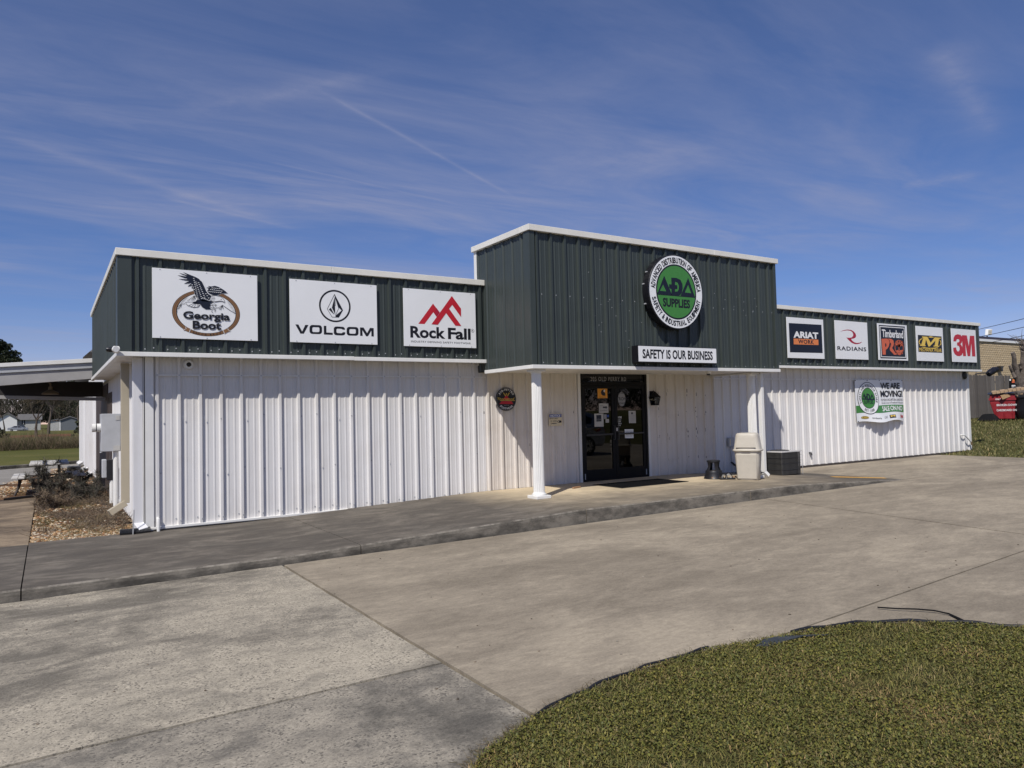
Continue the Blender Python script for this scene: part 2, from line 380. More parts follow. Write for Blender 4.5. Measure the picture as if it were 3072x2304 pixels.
# concrete family
def concrete(name, dark, mid, light, agg=0.0, patch=0.7, brush=0.0, sc1=0.5, tanmask=False, pitscale=70, aniso=1.6):
    m, g, b, tc = newmat(name); geo = g.n('ShaderNodeNewGeometry'); W = geo.outputs['Position']
    big = g.noise(g.mapping(W,(1,aniso,1)), sc1, 7, 0.62, 0.8)
    med = g.noise(g.mapping(W,(0.8,1.7,1),(4,2,0)), 2.3, 8, 0.68, 0.6)
    fine = g.noise(W, 55, 4, 0.75)
    t = g.math('ADD', g.math('MULTIPLY', big, patch), g.math('MULTIPLY', med, 1-patch))
    c = g.ramp(t, [(0.40,dark),(0.50,mid),(0.59,light)])
    gr = g.noise(g.mapping(W,(0.7,1.5,1)), 14, 6, 0.78, 0.3)
    c = g.mix(g.ramp(gr, [(0.38,0.55),(0.5,0.0)]), c, g.mix(1.0, c, (0.60,0.59,0.57,1), 'MULTIPLY'))
    c = g.mix(g.ramp(gr, [(0.52,0.0),(0.64,0.7)]), c, g.mix(1.0, c, (1.38,1.36,1.32,1), 'MULTIPLY'))
    c = g.mix(0.30, c, g.ramp(fine, [(0.36,tuple(x*0.5 for x in mid)),(0.64,tuple(min(1,x*1.5) for x in mid))]))
    h = fine
    if brush:   # broom marks of the finish
        br = g.noise(g.mapping(W,(9,160,1),(0,0,0),(0,0,0.12)), 1.0, 3, 0.6)
        c = g.mix(brush, c, g.ramp(br, [(0.3,tuple(x*0.75 for x in mid)),(0.7,tuple(x*1.2 for x in mid))]))
    if agg:     # worn surface with the aggregate showing
        v = g.n('ShaderNodeTexVoronoi'); g.set(v,'Vector',g.mapping(W,(1,1,1))); v.inputs['Scale'].default_value = pitscale
        wear = g.ramp(t, [(0.40,0.1),(0.50,1.0)])
        sv = g.n('ShaderNodeSeparateXYZ'); g.set(sv,0,v.outputs['Color'])
        peb = g.ramp(sv.outputs[0], [(0.0,(0.07,0.062,0.05)),(0.10,(0.14,0.125,0.105)),(0.2,tuple(x*0.85 for x in light)),(0.8,tuple(x*1.0 for x in light)),(1.0,tuple(min(1,x*1.25) for x in light))])
        brk_ = g.ramp(g.noise(W, 5.0, 5, 0.7), [(0.36,0.15),(0.6,1.0)])
        c = g.mix(g.math('MULTIPLY',g.math('MULTIPLY',wear,brk_),agg*0.8), c, peb)
        sp = g.ramp(g.noise(g.mapping(W,(1,1.1,1)), 62, 6, 0.9), [(0.54,0.0),(0.62,1.0)])
        c = g.mix(g.math('MULTIPLY',sp,0.68), c, (0.075,0.066,0.055,1))
        h = g.math('ADD', fine, g.math('MULTIPLY', sv.outputs[0], 1.2))
    if tanmask:   # concrete sheltered by the porch keeps its pale tan colour
        s = g.n('ShaderNodeSeparateXYZ'); g.set(s,0,W)
        yy = g.math('ADD', s.outputs[1], g.math('MULTIPLY', g.math('SUBTRACT', med, 0.5), 2.2))
        my = g.ramp(g.math('DIVIDE', g.math('ADD', yy, 4.2), 4.2), [(0.12,0.12),(0.45,0.38),(0.72,1.0)])
        mx = g.math('MULTIPLY', g.ramp(g.math('DIVIDE', g.math('SUBTRACT', s.outputs[0], 4.6), 2.0), [(0.0,0),(0.8,1)]), g.ramp(g.math('DIVIDE', g.math('SUBTRACT', s.outputs[0], 10.5), 3.0), [(0.0,1),(1.0,0)]))
        c = g.mix(g.math('MULTIPLY', my, mx), c, (0.60,0.49,0.33,1))
        stain = g.ramp(g.noise(W, 1.1, 6, 0.7), [(0.42,0),(0.62,1)])
        c = g.mix(g.math('MULTIPLY', stain, 0.28), c, (0.085,0.078,0.068,1))
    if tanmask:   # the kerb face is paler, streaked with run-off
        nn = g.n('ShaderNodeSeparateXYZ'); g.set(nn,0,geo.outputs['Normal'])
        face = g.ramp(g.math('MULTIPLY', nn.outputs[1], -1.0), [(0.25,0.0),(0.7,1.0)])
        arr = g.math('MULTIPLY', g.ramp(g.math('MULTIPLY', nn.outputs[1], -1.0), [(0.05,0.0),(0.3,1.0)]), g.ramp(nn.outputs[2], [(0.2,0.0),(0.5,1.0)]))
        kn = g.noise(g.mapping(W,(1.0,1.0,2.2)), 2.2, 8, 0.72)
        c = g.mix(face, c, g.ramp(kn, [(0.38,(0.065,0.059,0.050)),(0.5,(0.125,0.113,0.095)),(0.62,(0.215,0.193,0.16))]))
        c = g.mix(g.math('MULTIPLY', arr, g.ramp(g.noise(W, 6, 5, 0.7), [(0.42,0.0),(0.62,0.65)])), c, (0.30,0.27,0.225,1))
    g.set(b,'Base Color',c); b.inputs['Roughness'].default_value = 0.9; b.inputs['Specular IOR Level'].default_value = 0.25
    bp = g.n('ShaderNodeBump'); bp.inputs['Strength'].default_value = 0.5 if agg else 0.3; bp.inputs['Distance'].default_value = 0.006
    g.set(bp,'Height',h); g.set(b,'Normal',bp)
concrete('lot_smooth', (0.155,0.130,0.097), (0.268,0.228,0.172), (0.41,0.35,0.262), brush=0.22, sc1=0.33, patch=0.62)
concrete('lot_worn', (0.105,0.094,0.076), (0.255,0.228,0.182), (0.47,0.415,0.32), agg=0.95, sc1=0.42, patch=0.68, pitscale=85, aniso=1.1)
concrete('lot_worn_dark', (0.085,0.078,0.066), (0.165,0.150,0.125), (0.40,0.355,0.28), agg=0.85, sc1=0.55, patch=0.72, pitscale=85, aniso=1.1)
concrete('walk_grey', (0.060,0.052,0.043), (0.115,0.100,0.082), (0.24,0.21,0.17), brush=0.3, sc1=0.8, patch=0.5, tanmask=True)
concrete('walk_stained', (0.065,0.05,0.038), (0.19,0.145,0.10), (0.32,0.25,0.17), sc1=0.6, patch=0.6)
concrete('kerb_face', (0.05,0.046,0.04), (0.13,0.12,0.10), (0.26,0.235,0.20), sc1=1.4, patch=0.5)
concrete('drive_grey', (0.17,0.16,0.145), (0.22,0.205,0.185), (0.26,0.245,0.22), sc1=0.2)
plain('joint_dark', (0.030,0.027,0.022), 0.95, var=0.3, scale=12)
def ground_mat(name, a, b_, c_, s=0.3):
    m, g, b, tc = newmat(name); geo = g.n('ShaderNodeNewGeometry'); W = geo.outputs['Position']
    n = g.noise(W, s, 8, 0.68); f = g.noise(W, 9, 5, 0.75)
    c = g.ramp(g.math('ADD', g.math('MULTIPLY', n, 0.55), g.math('MULTIPLY', f, 0.45)), [(0.36,a),(0.5,b_),(0.64,c_)])
    g.set(b,'Base Color',c); b.inputs['Roughness'].default_value = 0.95; b.inputs['Specular IOR Level'].default_value = 0.1
    bp = g.n('ShaderNodeBump'); bp.inputs['Strength'].default_value = 0.7; bp.inputs['Distance'].default_value = 0.05
    g.set(bp,'Height',f); g.set(b,'Normal',bp)
ground_mat('field_grass', (0.060,0.062,0.016), (0.098,0.100,0.028), (0.16,0.13,0.05), 0.12)
ground_mat('bank_grass', (0.045,0.048,0.016), (0.075,0.074,0.026), (0.13,0.11,0.05), 0.5)
ground_mat('lawn_soil', (0.018,0.016,0.008), (0.034,0.031,0.012), (0.06,0.05,0.022), 2.0)
ground_mat('bed_soil', (0.055,0.030,0.017), (0.11,0.062,0.033), (0.18,0.11,0.06), 1.6)
ground_mat('red_clay', (0.10,0.045,0.022), (0.16,0.075,0.038), (0.2,0.11,0.06), 0.6)

# ------------------------------------------------------------------ ground, lot, walks
def pav(x): return min(-0.155+0.0068*x, -0.052)
def swz(x):
    for (xa,za),(xb,zb) in zip([(-40,-.055),(1.2,-.055),(5.5,.09),(10.6,.09),(14.15,-.055)],[(1.2,-.055),(5.5,.09),(10.6,.09),(14.15,-.055),(60,-.055)]):
        if x <= xb: return za+(zb-za)*(x-xa)/(xb-xa)
    return -.055
def struct(o): o['kind'] = 'structure'; return o
mb = MB(); n = 24
xs = [-2500,-600,-200,-80,-40,-20,0,20,40,80,200,600,2500]
mb.v = [(x,y,-0.24) for y in xs for x in xs]
mb.f = [(j*13+i,j*13+i+1,(j+1)*13+i+1,(j+1)*13+i) for j in range(12) for i in range(12)]
struct(mb.build('ground','field_grass'))
def sheet_grid(mb, x0,x1,y0,y1,zf,nx,ny,zb=None,edge=0.012,wob=0.0,seed=0):
    """slab top with a small arris; wob roughens the outline"""
    P = {}
    for j in range(ny+1):
        for i in range(nx+1):
            yq = -3.4 if callable(y0) or callable(y1) else y0+(y1-y0)*j/ny
            if callable(y0): yq = -8.3+(y1+8.3)*j/ny
            xa_ = x0(yq) if callable(x0) else x0; xb_ = x1(yq) if callable(x1) else x1
            x = xa_+(xb_-xa_)*i/nx; ya = y0(x) if callable(y0) else y0; yb = y1(x) if callable(y1) else y1; y = ya+(yb-ya)*j/ny
            if wob and i in (0,nx): x += wob*(noise.noise(Vector((y*3,seed,1)))+0.6*noise.noise(Vector((y*11,seed,2))))
            if wob and j in (0,ny): y += wob*(noise.noise(Vector((x*3,seed,3)))+0.6*noise.noise(Vector((x*11,seed,4))))
            P[i,j] = len(mb.v); mb.v.append((x,y,zf(x)))
    for j in range(ny):
        for i in range(nx): mb.f.append((P[i,j],P[i+1,j],P[i+1,j+1],P[i,j+1]))
    ring = [P[i,0] for i in range(nx+1)]+[P[nx,j] for j in range(1,ny+1)]+[P[i,ny] for i in range(nx-1,-1,-1)]+[P[0,j] for j in range(ny-1,0,-1)]
    lo = {}
    for k in ring:
        x,y,z = mb.v[k]; lo[k] = len(mb.v); mb.v.append((x,y,z-0.09 if zb is None else zb))
    for a,b in zip(ring, ring[1:]+ring[:1]): mb.f.append((a,lo[a],lo[b],b))
    return mb
lot = MB()
for i in range(8):
    xa, xb = -16+i*4.75, -16+(i+1)*4.75
    lot.add([(xa,-24,pav(xa)-.03),(xb,-24,pav(xb)-.03),(xb,-0.02,pav(xb)-.03),(xa,-0.02,pav(xa)-.03)],[(0,1,2,3)])
lot = struct(lot.build('parking_lot','joint_dark'))
JX = lambda y: 9.56+.143*(y+3.49)
JY = lambda x: -8.536+.0625*(x-3.8)
for (x0,x1,y0,y1,mt,sd) in [(-16,.932,-7.533,-3.388,'lot_worn',1),(-16,.932,-24,-7.564,'lot_worn_dark',2),(.965,lambda y:JX(y)-.016,lambda x:JY(x)+.010,-3.388,'lot_smooth',3),
        (lambda y:JX(y)+.016,22,-8.30,-3.388,'lot_smooth',4),(14.16,22,-3.360,-0.03,'lot_smooth',5),(.965,8.85,-24,lambda x:JY(x)-.010,'lot_smooth',6),(8.88,22,-24,-8.325,'lot_smooth',7)]:
    nx_ = 76 if sd==3 else (100 if sd<3 else 30); ny_ = 40 if sd<4 else 24
    sheet_grid(MB(),x0,x1,y0,y1,pav,nx_,ny_,wob=0.005 if sd>2 else 0.011,seed=sd).build('slab',mt,lot)
# sidewalk with its kerb
bed = MB()
for xa,xb in ((-12,-6),(-6,-.2),(-.2,1.2),(1.2,5.5),(5.5,10.6),(10.6,14.0)):
    bed.add([(xa,-3.30,swz(xa)-.035),(xb,-3.30,swz(xb)-.035),(xb,-0.02,swz(xb)-.035),(xa,-0.02,swz(xa)-.035)],[(0,1,2,3)])
walk = struct(bed.build('sidewalk','joint_dark'))
def walk_slab(x0,x1,y0,y1,mt='walk_grey',kerb=True):
    n = max(2,int((x1-x0)/0.35)); v=[]; f=[]; ky=0.03
    for i in range(n+1):
        x = x0+(x1-x0)*i/n; z = swz(x); wv = 0.008*noise.noise(Vector((x*2.1,5,0)))+0.004*noise.noise(Vector((x*9,2,0)))
        prof = [(y1,-.5),(y1,z)]
        for k in range(1,6): prof.append((y1+(y0+.16-y1)*k/6, z))
        if kerb: prof += [(y0+.15,z),(y0+.035+wv,z-.002),(y0+.008+wv,z-.018),(y0+wv,z-.05),(y0-.012+wv*.5,-.5)]
        else: prof += [(y0,z),(y0,-.5)]
        v += [(x,y,zz) for y,zz in prof]; m_ = len(prof)
    for i in range(n):
        for k in range(m_-1): f.append((i*m_+k,(i+1)*m_+k,(i+1)*m_+k+1,i*m_+k+1))
    f += [tuple(range(m_)), tuple(n*m_+k for k in range(m_-1,-1,-1))]
    o = MB().add(v,f).build('slab',mt,walk)
    return o
brk = [-12,-8.8,-5.2,-1.617,1.93,5.52,9.25,12.1,14.16]
for a,b in zip(brk,brk[1:]):
    walk_slab(a+.006,b-.006,-3.35,-.16 if b<0 else (-0.012))
MBk = MB()
wk2 = struct(MB().add([(-6,-.15,-.10),(-1.62,-.15,-.10),(-1.62,7.3,-.10),(-6,7.3,-.10)],[(0,1,2,3)]).build('side_path','joint_dark'))
for a,b in ((-.15,3.4),(3.42,7.35)):
    for c,d in ((-6,-3.8),(-3.79,-1.617)):
        sheet_grid(MB(),c,d,a,b,lambda x:-.06,10,12,zb=-.2,wob=.004,seed=9).build('slab','walk_stained',wk2)
# faded yellow paint on the sloping end of the sidewalk
pts = [at('z4',x,y,Z=z) for x,y,z in ((640,1466,.005),(1080,1484,-.043),(1110,1494,-.046),(690,1478,.003))]
mbp = MB(); mbp.add([(p.x,p.y,swz(p.x)+.004) for p in pts],[(0,1,2,3)])
struct(mbp.build('painted_stripe','paint_yellow'))
# driveway, kerb and planting bed on the left side
struct(MB().add([(-60,13.2,-.10),(-2.45,13.0,-.10),(-1.95,15.4,-.10),(-.25,21.3,-.10),(30,25,-.10),(30,27,-.10),(-60,20.2,-.10)],[(0,1,2,3,4,5,6)]).build('driveway','drive_grey'))
kb = MB(); pk = [(-60,19.0),(-2.9,21.25),(-.25,23.1),(30,26.5)]
for (xa,ya),(xb,yb) in zip(pk,pk[1:]): kb.prism([(xa,ya,-.2),(xb,yb,-.2),(xb,yb,.03),(xa,ya,.03)],(0,.28,0))
struct(kb.build('driveway_kerb','kerb_face',bevel=.02))
struct(MB().add([(-1.615,-.17,-.085),(-.05,-.17,-.085),(-.05,21.2,-.115),(-.3,21.2,-.115),(-1.95,15.4,-.115),(-2.45,13.0,-.115),(-6,13.0,-.115),(-6,7.36,-.115),(-1.615,7.36,-.09)],[tuple(range(9))]).build('planting_bed','bed_soil'))
# grass bank on the right
def bankz(x,y):
    t = min(1,max(0,(x-22)/12)); t = t*t*(3-2*t)
    return -.06 + .80*t + .05*noise.noise(Vector((x*.2,y*.2,3)))*t
mb = MB(); gx = [22,22.6,23.5,24.5,26,28,30,32,34,38,44,55,80,130]; gy = [-60,-30,-15,-8,-4,-2.5,-1,0,1,2.5,4,6,9,14,22,40,80]
for y in gy:
    for x in gx: mb.v.append((x+(0.12*noise.noise(Vector((y*.7,1,0))) if x==22 else 0),y,bankz(x,y)))
k = len(gx); mb.f = [(j*k+i,j*k+i+1,(j+1)*k+i+1,(j+1)*k+i) for j in range(len(gy)-1) for i in range(k-1)]
struct(mb.build('grass_bank','bank_grass',smooth=True))

# ------------------------------------------------------------------ the store
RP = 0.3048
store = thing('store_building','long low white ribbed metal store with dark green parapet and raised entrance porch','building',(0,0,0))
def rib_profile(a, b, phase, depth=.040, flip=1):
    """points (t,h) of a ribbed sheet between a and b; a tall rib at phase+k*RP, two low ones between"""
    pts = []
    k0 = int(math.floor((a-phase)/RP))-1; k1 = int(math.ceil((b-phase)/RP))+1
    for k in range(k0,k1+1):
        c = phase+k*RP
        for o,h in ((-.034,0),(-.019,depth),(.019,depth),(.034,0)): pts.append((c+o,h))
        for q in (.1016,.2032):
            for o,h in ((-.018,0),(-.009,.0055),(.009,.0055),(.018,0)): pts.append((c+q+o,h))
    ins = [(t,h) for t,h in pts if a < t < b]
    def hh(t):
        for (t0,h0),(t1,h1) in zip(pts,pts[1:]):
            if t0 <= t <= t1: return h0+(h1-h0)*(t-t0)/max(1e-9,t1-t0)
        return 0
    return [(a,hh(a))]+ins+[(b,hh(b))]
_panels = {}
def cladding_run(parent, name, mat, x0, x1, phase, z0, z1, plane, axis='X', out=-1, depth=.040):
    """single sheets three ribs wide, each an object; axis is the direction the wall runs"""
    w3 = 3*RP; s = phase-.09+w3*math.floor((x0-phase+.09)/w3+1e-6); i = 0
    while s < x1-1e-4:
        a, b = max(s,x0), min(s+w3,x1); full = (b-a) > w3-1e-4
        key = (mat,round(z1-z0,4),axis,out,depth) if full else None
        if key in _panels: me = _panels[key]
        else:
            pr = rib_profile(a-s, b-s, phase-s if not full else .09, depth); v = []; f = []
            for t,h in pr:
                for zz in (0,z1-z0):
                    v.append((t,out*h,zz) if axis=='X' else (out*h,t,zz))
            f = [(2*j,2*j+2,2*j+3,2*j+1) for j in range(len(pr)-1)]
            me = mesh_of(MB().add(v,f), name, mat)
            if key: _panels[key] = me
        jig = .0015*(i%2)+rnd.uniform(0,.0006)
        loc = (s,plane+out*jig,z0) if axis=='X' else (plane+out*jig,s,z0)
        inst(name, me, parent, loc); i += 1; s += w3
def part(mb, name, mat, par=None, **k): return mb.build(name, mat, par or store, **k)
# wall cores behind the sheets
fw = part(MB().box(-.16,5.75,.006,.16,-.05,2.57),'front_wall','white_side')
cladding_run(fw,'wall_panel','white_steel',-.06,5.735,0,.0,2.555,0)
ew = part(MB().box(5.75,8.04,.006,.16,.05,2.50).box(9.915,12.06,.006,.16,-.05,2.50).box(8.04,9.915,.006,.16,2.455,2.50),'porch_wall','white_side')
cladding_run(ew,'wall_panel','old_white_steel',5.737,8.0,0,.092,2.40,0)
cladding_run(ew,'wall_panel','old_white_steel',9.955,12.045,.55*RP,.06,2.40,0)
rw = part(MB().box(12.06,24.08,.006,.16,-.05,2.57),'right_wall','white_side')
cladding_run(rw,'wall_panel','white_steel',12.047,24.02,14.2244-46*RP,.0,2.56,0)
sw_ = part(MB().box(-.16,-.02,.16,26,-.12,2.9),'side_wall','white_side')
cladding_run(sw_,'wall_panel','white_side',.10,26,.2,-.06,2.6,-.16,axis='Y')
part(MB().box(23.95,24.08,.16,26,-.1,2.9),'end_wall','white_side')
part(MB().box(-.16,24.08,25.86,26,-.1,2.9),'back_wall','white_side')
rf = MB().add([(-.5,.1,3.0),(24.3,.1,3.0),(24.3,13,3.55),(-.5,13,3.55),(-.5,26.2,3.0),(24.3,26.2,3.0)],[(0,1,2,3),(3,2,5,4)]); part(rf,'roof','roof_grey')
# corner flashings, base trims
part(MB().box(-.185,-.05,-.042,.006,-.045,2.55),'corner_trim','white_trim',bevel=.004)
part(MB().box(-.188,-.165,-.042,.15,-.045,2.55),'corner_trim','white_trim',bevel=.003)
part(MB().box(24.0,24.10,-.045,.1,-.05,2.56),'corner_trim','white_trim',bevel=.004)
part(MB().box(-.16,5.15,-.05,.004,-.032,.004),'base_trim','white_trim',bevel=.004)
part(MB().box(12.3,24.05,-.03,.003,-.06,.004),'base_trim','rust_pipe')
part(MB().box(.0,5.74,-.046,-.036,2.268,2.287),'wall_rail','white_trim')
part(MB().box(12.07,23.6,-.046,-.036,2.268,2.287),'wall_rail','white_trim')
# screws of the cladding (too small to pick apart)
sm = MB()
def screw(x,y,z,r=.009): sm.box(x-r,x+r,y-.008,y,z-r,z+r)
for k in range(19):
    screw(k*RP,-.046,2.278,.010)
    if k>0: screw(k*RP-.05,-.001,.09+rnd.uniform(-.01,.01)); screw(k*RP+.012,-.040,.07)
    for zz in (1.62,.80): screw(k*RP+rnd.choice((-.01,.05)),-.040 if rnd.random()<.5 else -.002,zz+rnd.uniform(-.03,.03),.008)
for k in range(33):
    x = 14.2244-7*RP+k*RP
    if x>12.2: screw(x+.06,-.001,.08); screw(x,-.046,2.278,.009)
part(sm,'screws','grey_steel',kind='stuff')
def marks(name, region, n, mat, par, smax):
    mk = MB()
    for _ in range(n):
        x = rnd.uniform(*region[0]); z = rnd.uniform(*region[1]); w = rnd.uniform(.004,.012); h = rnd.uniform(.01,smax)
        y = -.0018 if (abs(((x)/RP+.5)%1-.5) > .2) else -.0365
        mk.add([(x-w,y,z-h),(x+w*.7,y,z-h*.8),(x+w,y,z+h),(x-w*.5,y,z+h*.9)],[(0,1,2,3)])
    part(mk,name,mat,par,kind='stuff')
# chipped paint and rust along the ribs of the porch wall
rk = MB()
for k in range(33,40):
    x = (k+.55)*RP
    if x < 10.0: continue
    for zz in (2.02,1.92,1.62,1.5,1.42,1.1,1.02,.95,.92,.45):
        if rnd.random() < .55:
            h = rnd.uniform(.008,.05); w = rnd.uniform(.005,.012); z = zz+rnd.uniform(-.04,.04); s_ = rnd.choice((-1,1))*.017+rnd.uniform(-.004,.004)
            rk.add([(x+s_-w,-.0412,z-h),(x+s_+w,-.0412,z-h*.7),(x+s_+w*.7,-.0412,z+h),(x+s_-w,-.0412,z+h*.8)],[(0,1,2,3)])
for k in range(19,27):
    for zz in (1.65,1.5,.95):
        if rnd.random() < .5:
            x = k*RP+rnd.uniform(-.1,.1); z = zz+rnd.uniform(-.1,.1)
            if x<7.9: rk.add([(x-.01,-.0022,z),(x+.008,-.0022,z+.01),(x+.004,-.0022,z+.06),(x-.006,-.0022,z+.05)],[(0,1,2,3)])
part(rk,'paint_chips','rust_pipe',kind='stuff')

# parapets (dark green sheets), copings, bottom trims, soffits
def coping(par, segs, mat='cream_trim'):
    for a,b in segs:
        x0,x1 = min(a[0],b[0]),max(a[0],b[0]); y0,y1 = min(a[1],b[1]),max(a[1],b[1])
        part(MB().box(x0,x1,y0,y1,a[2],b[2]),'coping',mat,par,bevel=.006)
YF = -.27
lp = part(MB().box(-.50,5.59,YF+.006,-.10,2.575,4.03).box(-.50,-.32,-.10,7.0,2.575,4.03),'left_parapet','green_steel')
cladding_run(lp,'fascia_panel','green_steel',-.36,5.59,.02,2.60,4.02,YF)
cladding_run(lp,'fascia_panel','green_steel',-.13,7.0,.05,2.60,4.02,-.506,axis='Y')
part(MB().box(-.545,-.36,YF-.04,YF+.02,2.60,4.01),'corner_trim','green_steel',lp,bevel=.004)
part(MB().box(-.548,-.50,YF-.037,-.13,2.603,4.007),'corner_trim','green_steel',lp,bevel=.004)
for i in range(2): coping(lp,[((-.57+i*3.2 if i else -.57,YF-.065,4.0),(2.628 if i==0 else 5.595,-.05,4.105))])
for i,(a,b) in enumerate(((-.05,3.3),(3.303,7.02))): coping(lp,[((-.57,a,4.0),(-.28,b,4.105))])
part(MB().box(-.56,3.0,YF-.055,YF+.02,2.535,2.60),'bottom_trim','white_trim',lp,bevel=.005)
part(MB().box(3.003,5.66,YF-.055,YF+.02,2.53,2.595),'bottom_trim','white_trim',lp,bevel=.005)
part(MB().box(-.56,-.50,YF+.02,7.0,2.535,2.60),'bottom_trim','white_trim',lp,bevel=.005)
for i in range(12):
    x0 = -.50+i*.51; part(MB().box(x0,x0+.505,YF+.02,-.035,2.556,2.57),'soffit_board','soffit_white',lp)
for i in range(14):
    y0 = -.03+i*.5; part(MB().box(-.50,-.17,y0,y0+.495,2.557,2.57),'soffit_board','soffit_white',lp)
rp = part(MB().box(12.03,24.32,YF+.006,-.10,2.585,4.06).box(24.14,24.32,-.10,7,2.585,4.06),'right_parapet','green_steel')
cladding_run(rp,'fascia_panel','green_steel',12.04,24.26,.1,2.61,4.04,YF)
part(MB().box(24.26,24.35,YF-.04,.2,2.60,4.05),'corner_trim','green_steel',rp,bevel=.004)
for a,b in ((12.04,15.6),(15.603,19.2),(19.203,22.1),(22.103,24.42)): coping(rp,[((a,YF-.065,4.045),(b,-.05,4.145))])
part(MB().box(12.03,17.5,YF-.055,YF+.02,2.545,2.607),'bottom_trim','white_trim',rp,bevel=.005)
part(MB().box(17.503,24.4,YF-.055,YF+.02,2.548,2.61),'bottom_trim','white_trim',rp,bevel=.005)
for i in range(24):
    x0 = 12.05+i*.512; part(MB().box(x0,x0+.507,YF+.02,-.035,2.560,2.575),'soffit_board','soffit_white',rp)
YE = -1.88; EX0, EX1, EZ0, EZ1 = 5.60, 12.03, 2.335, 4.72
ep = part(MB().box(EX0+.01,EX1-.01,YE+.006,YE+.12,EZ0+.03,EZ1).box(EX0+.006,EX0+.12,YE+.1,.0,EZ0+.03,EZ1).box(EX1-.12,EX1-.006,YE+.1,.0,EZ0+.03,EZ1).box(EX0+.1,EX1-.1,-.1,-.003,2.6,EZ1),'porch_parapet','green_steel')
cladding_run(ep,'fascia_panel','green_steel',EX0+.06,EX1-.05,EX0+.12,EZ0+.05,EZ1,YE)
cladding_run(ep,'fascia_panel','green_steel',YE+.12,-.06,YE+.27,EZ0+.05,EZ1,EX0,axis='Y',depth=.022)
part(MB().box(EX0-.04,EX0+.07,YE-.045,YE+.01,EZ0+.05,EZ1),'corner_trim','green_steel',ep,bevel=.004)
part(MB().box(EX0-.043,EX0+.005,YE-.042,YE+.14,EZ0+.053,EZ1-.003),'corner_trim','green_steel',ep,bevel=.004)
part(MB().box(EX1-.06,EX1+.02,YE-.045,YE+.1,EZ0+.05,EZ1),'corner_trim','green_steel',ep,bevel=.004)
part(MB().box(EX0-.03,EX0+.02,-.075,.02,2.5,EZ1),'corner_trim','white_trim',ep,bevel=.004)
part(MB().box(EX1,EX1+.035,YE-.02,0,EZ0+.05,EZ1),'end_panel','white_trim',ep)
for a,b in ((EX0-.07,7.33),(7.333,10.1),(10.103,EX1+.08)): coping(ep,[((a,YE-.075,EZ1-.02),(b,YE+.2,EZ1+.085))])
coping(ep,[((EX0-.07,YE+.203,EZ1-.02),(EX0+.2,.05,EZ1+.085))])
coping(ep,[((EX1-.1,YE+.203,EZ1-.02),(EX1+.08,.05,EZ1+.085))])
for a,b in ((EX0-.045,7.25),(7.253,9.9),(9.903,EX1+.045)): part(MB().box(a,b,YE-.06,YE+.03,EZ0-.01,EZ0+.055),'bottom_trim','white_trim',ep,bevel=.005)
part(MB().box(EX0-.05,EX0+.03,YE+.032,-.33,EZ0-.01,EZ0+.055),'bottom_trim','white_trim',ep,bevel=.005)
part(MB().box(EX1-.06,EX1+.045,YE+.032,-.01,EZ0-.01,EZ0+.055),'bottom_trim','white_trim',ep,bevel=.005)
for i in range(16):
    x0 = EX0+.04+i*.398; part(MB().box(x0,x0+.394,YE+.03,-.005,EZ0+.03,EZ0+.045),'soffit_board','soffit_white',ep)
fs = MB()
for k in range(22):
    x = EX0+.16+k*RP
    if x<EX1-.1:
        for z in (EZ0+.1,3.62): fs.box(x-.05-.008,x-.05+.008,YE-.008,YE-.001,z-.008,z+.008); fs.box(x+.055,x+.07,YE-.008,YE-.001,z-.008,z+.008)
for _ in range(34):
    c_ = rnd.choice(((7.6,3.5),(7.2,3.3),(7.9,3.05),(10.2,3.75),(10.9,3.7),(7.0,4.1),(11.3,3.8)))
    x,z = c_[0]+rnd.uniform(-.25,.25), c_[1]+rnd.uniform(-.35,.35); fs.box(x-.004,x+.004,YE-.009,YE-.002,z-.006,z+.006)
for k in range(60):
    x = -.2+k*RP
    if x < 5.4: fs.box(x+.12,x+.136,YF-.008,YF-.001,2.66,2.676); fs.box(x+.005,x+.02,YF-.008,YF-.001,2.64,2.656)
    if 12.2<x<24: fs.box(x+.12,x+.136,YF-.008,YF-.001,2.66,2.676)
part(fs,'screws','grey_steel',kind='stuff')

# porch columns
def column(x,y,z0,z1):
    sh = MB().lathe([(.098,z0+.10),(.098,z0+.11),(.094,z0+.9),(.086,z1-.09),(.086,z1-.06)],(x,y,0),n=40,flute=.010)
    c_ = part(sh,'column','white_trim')
    part(MB().lathe([(.125,z0+.055),(.128,z0+.075),(.112,z0+.09),(.102,z0+.105)],(x,y,0),n=32),'column_base','white_trim',c_,smooth=True)
    part(MB().box(x-.15,x+.15,y-.15,y+.15,z0,z0+.056),'plinth','white_trim',c_,bevel=.008)
    part(MB().lathe([(.09,z1-.07),(.10,z1-.055),(.10,z1-.04)],(x,y,0),n=32),'capital','white_trim',c_)
    part(MB().box(x-.12,x+.12,y-.12,y+.12,z1-.04,z1),'abacus','white_trim',c_,bevel=.004)
column(5.79,-1.70,.09,EZ0-.012); column(11.48,-1.62,.05,EZ0-.012)
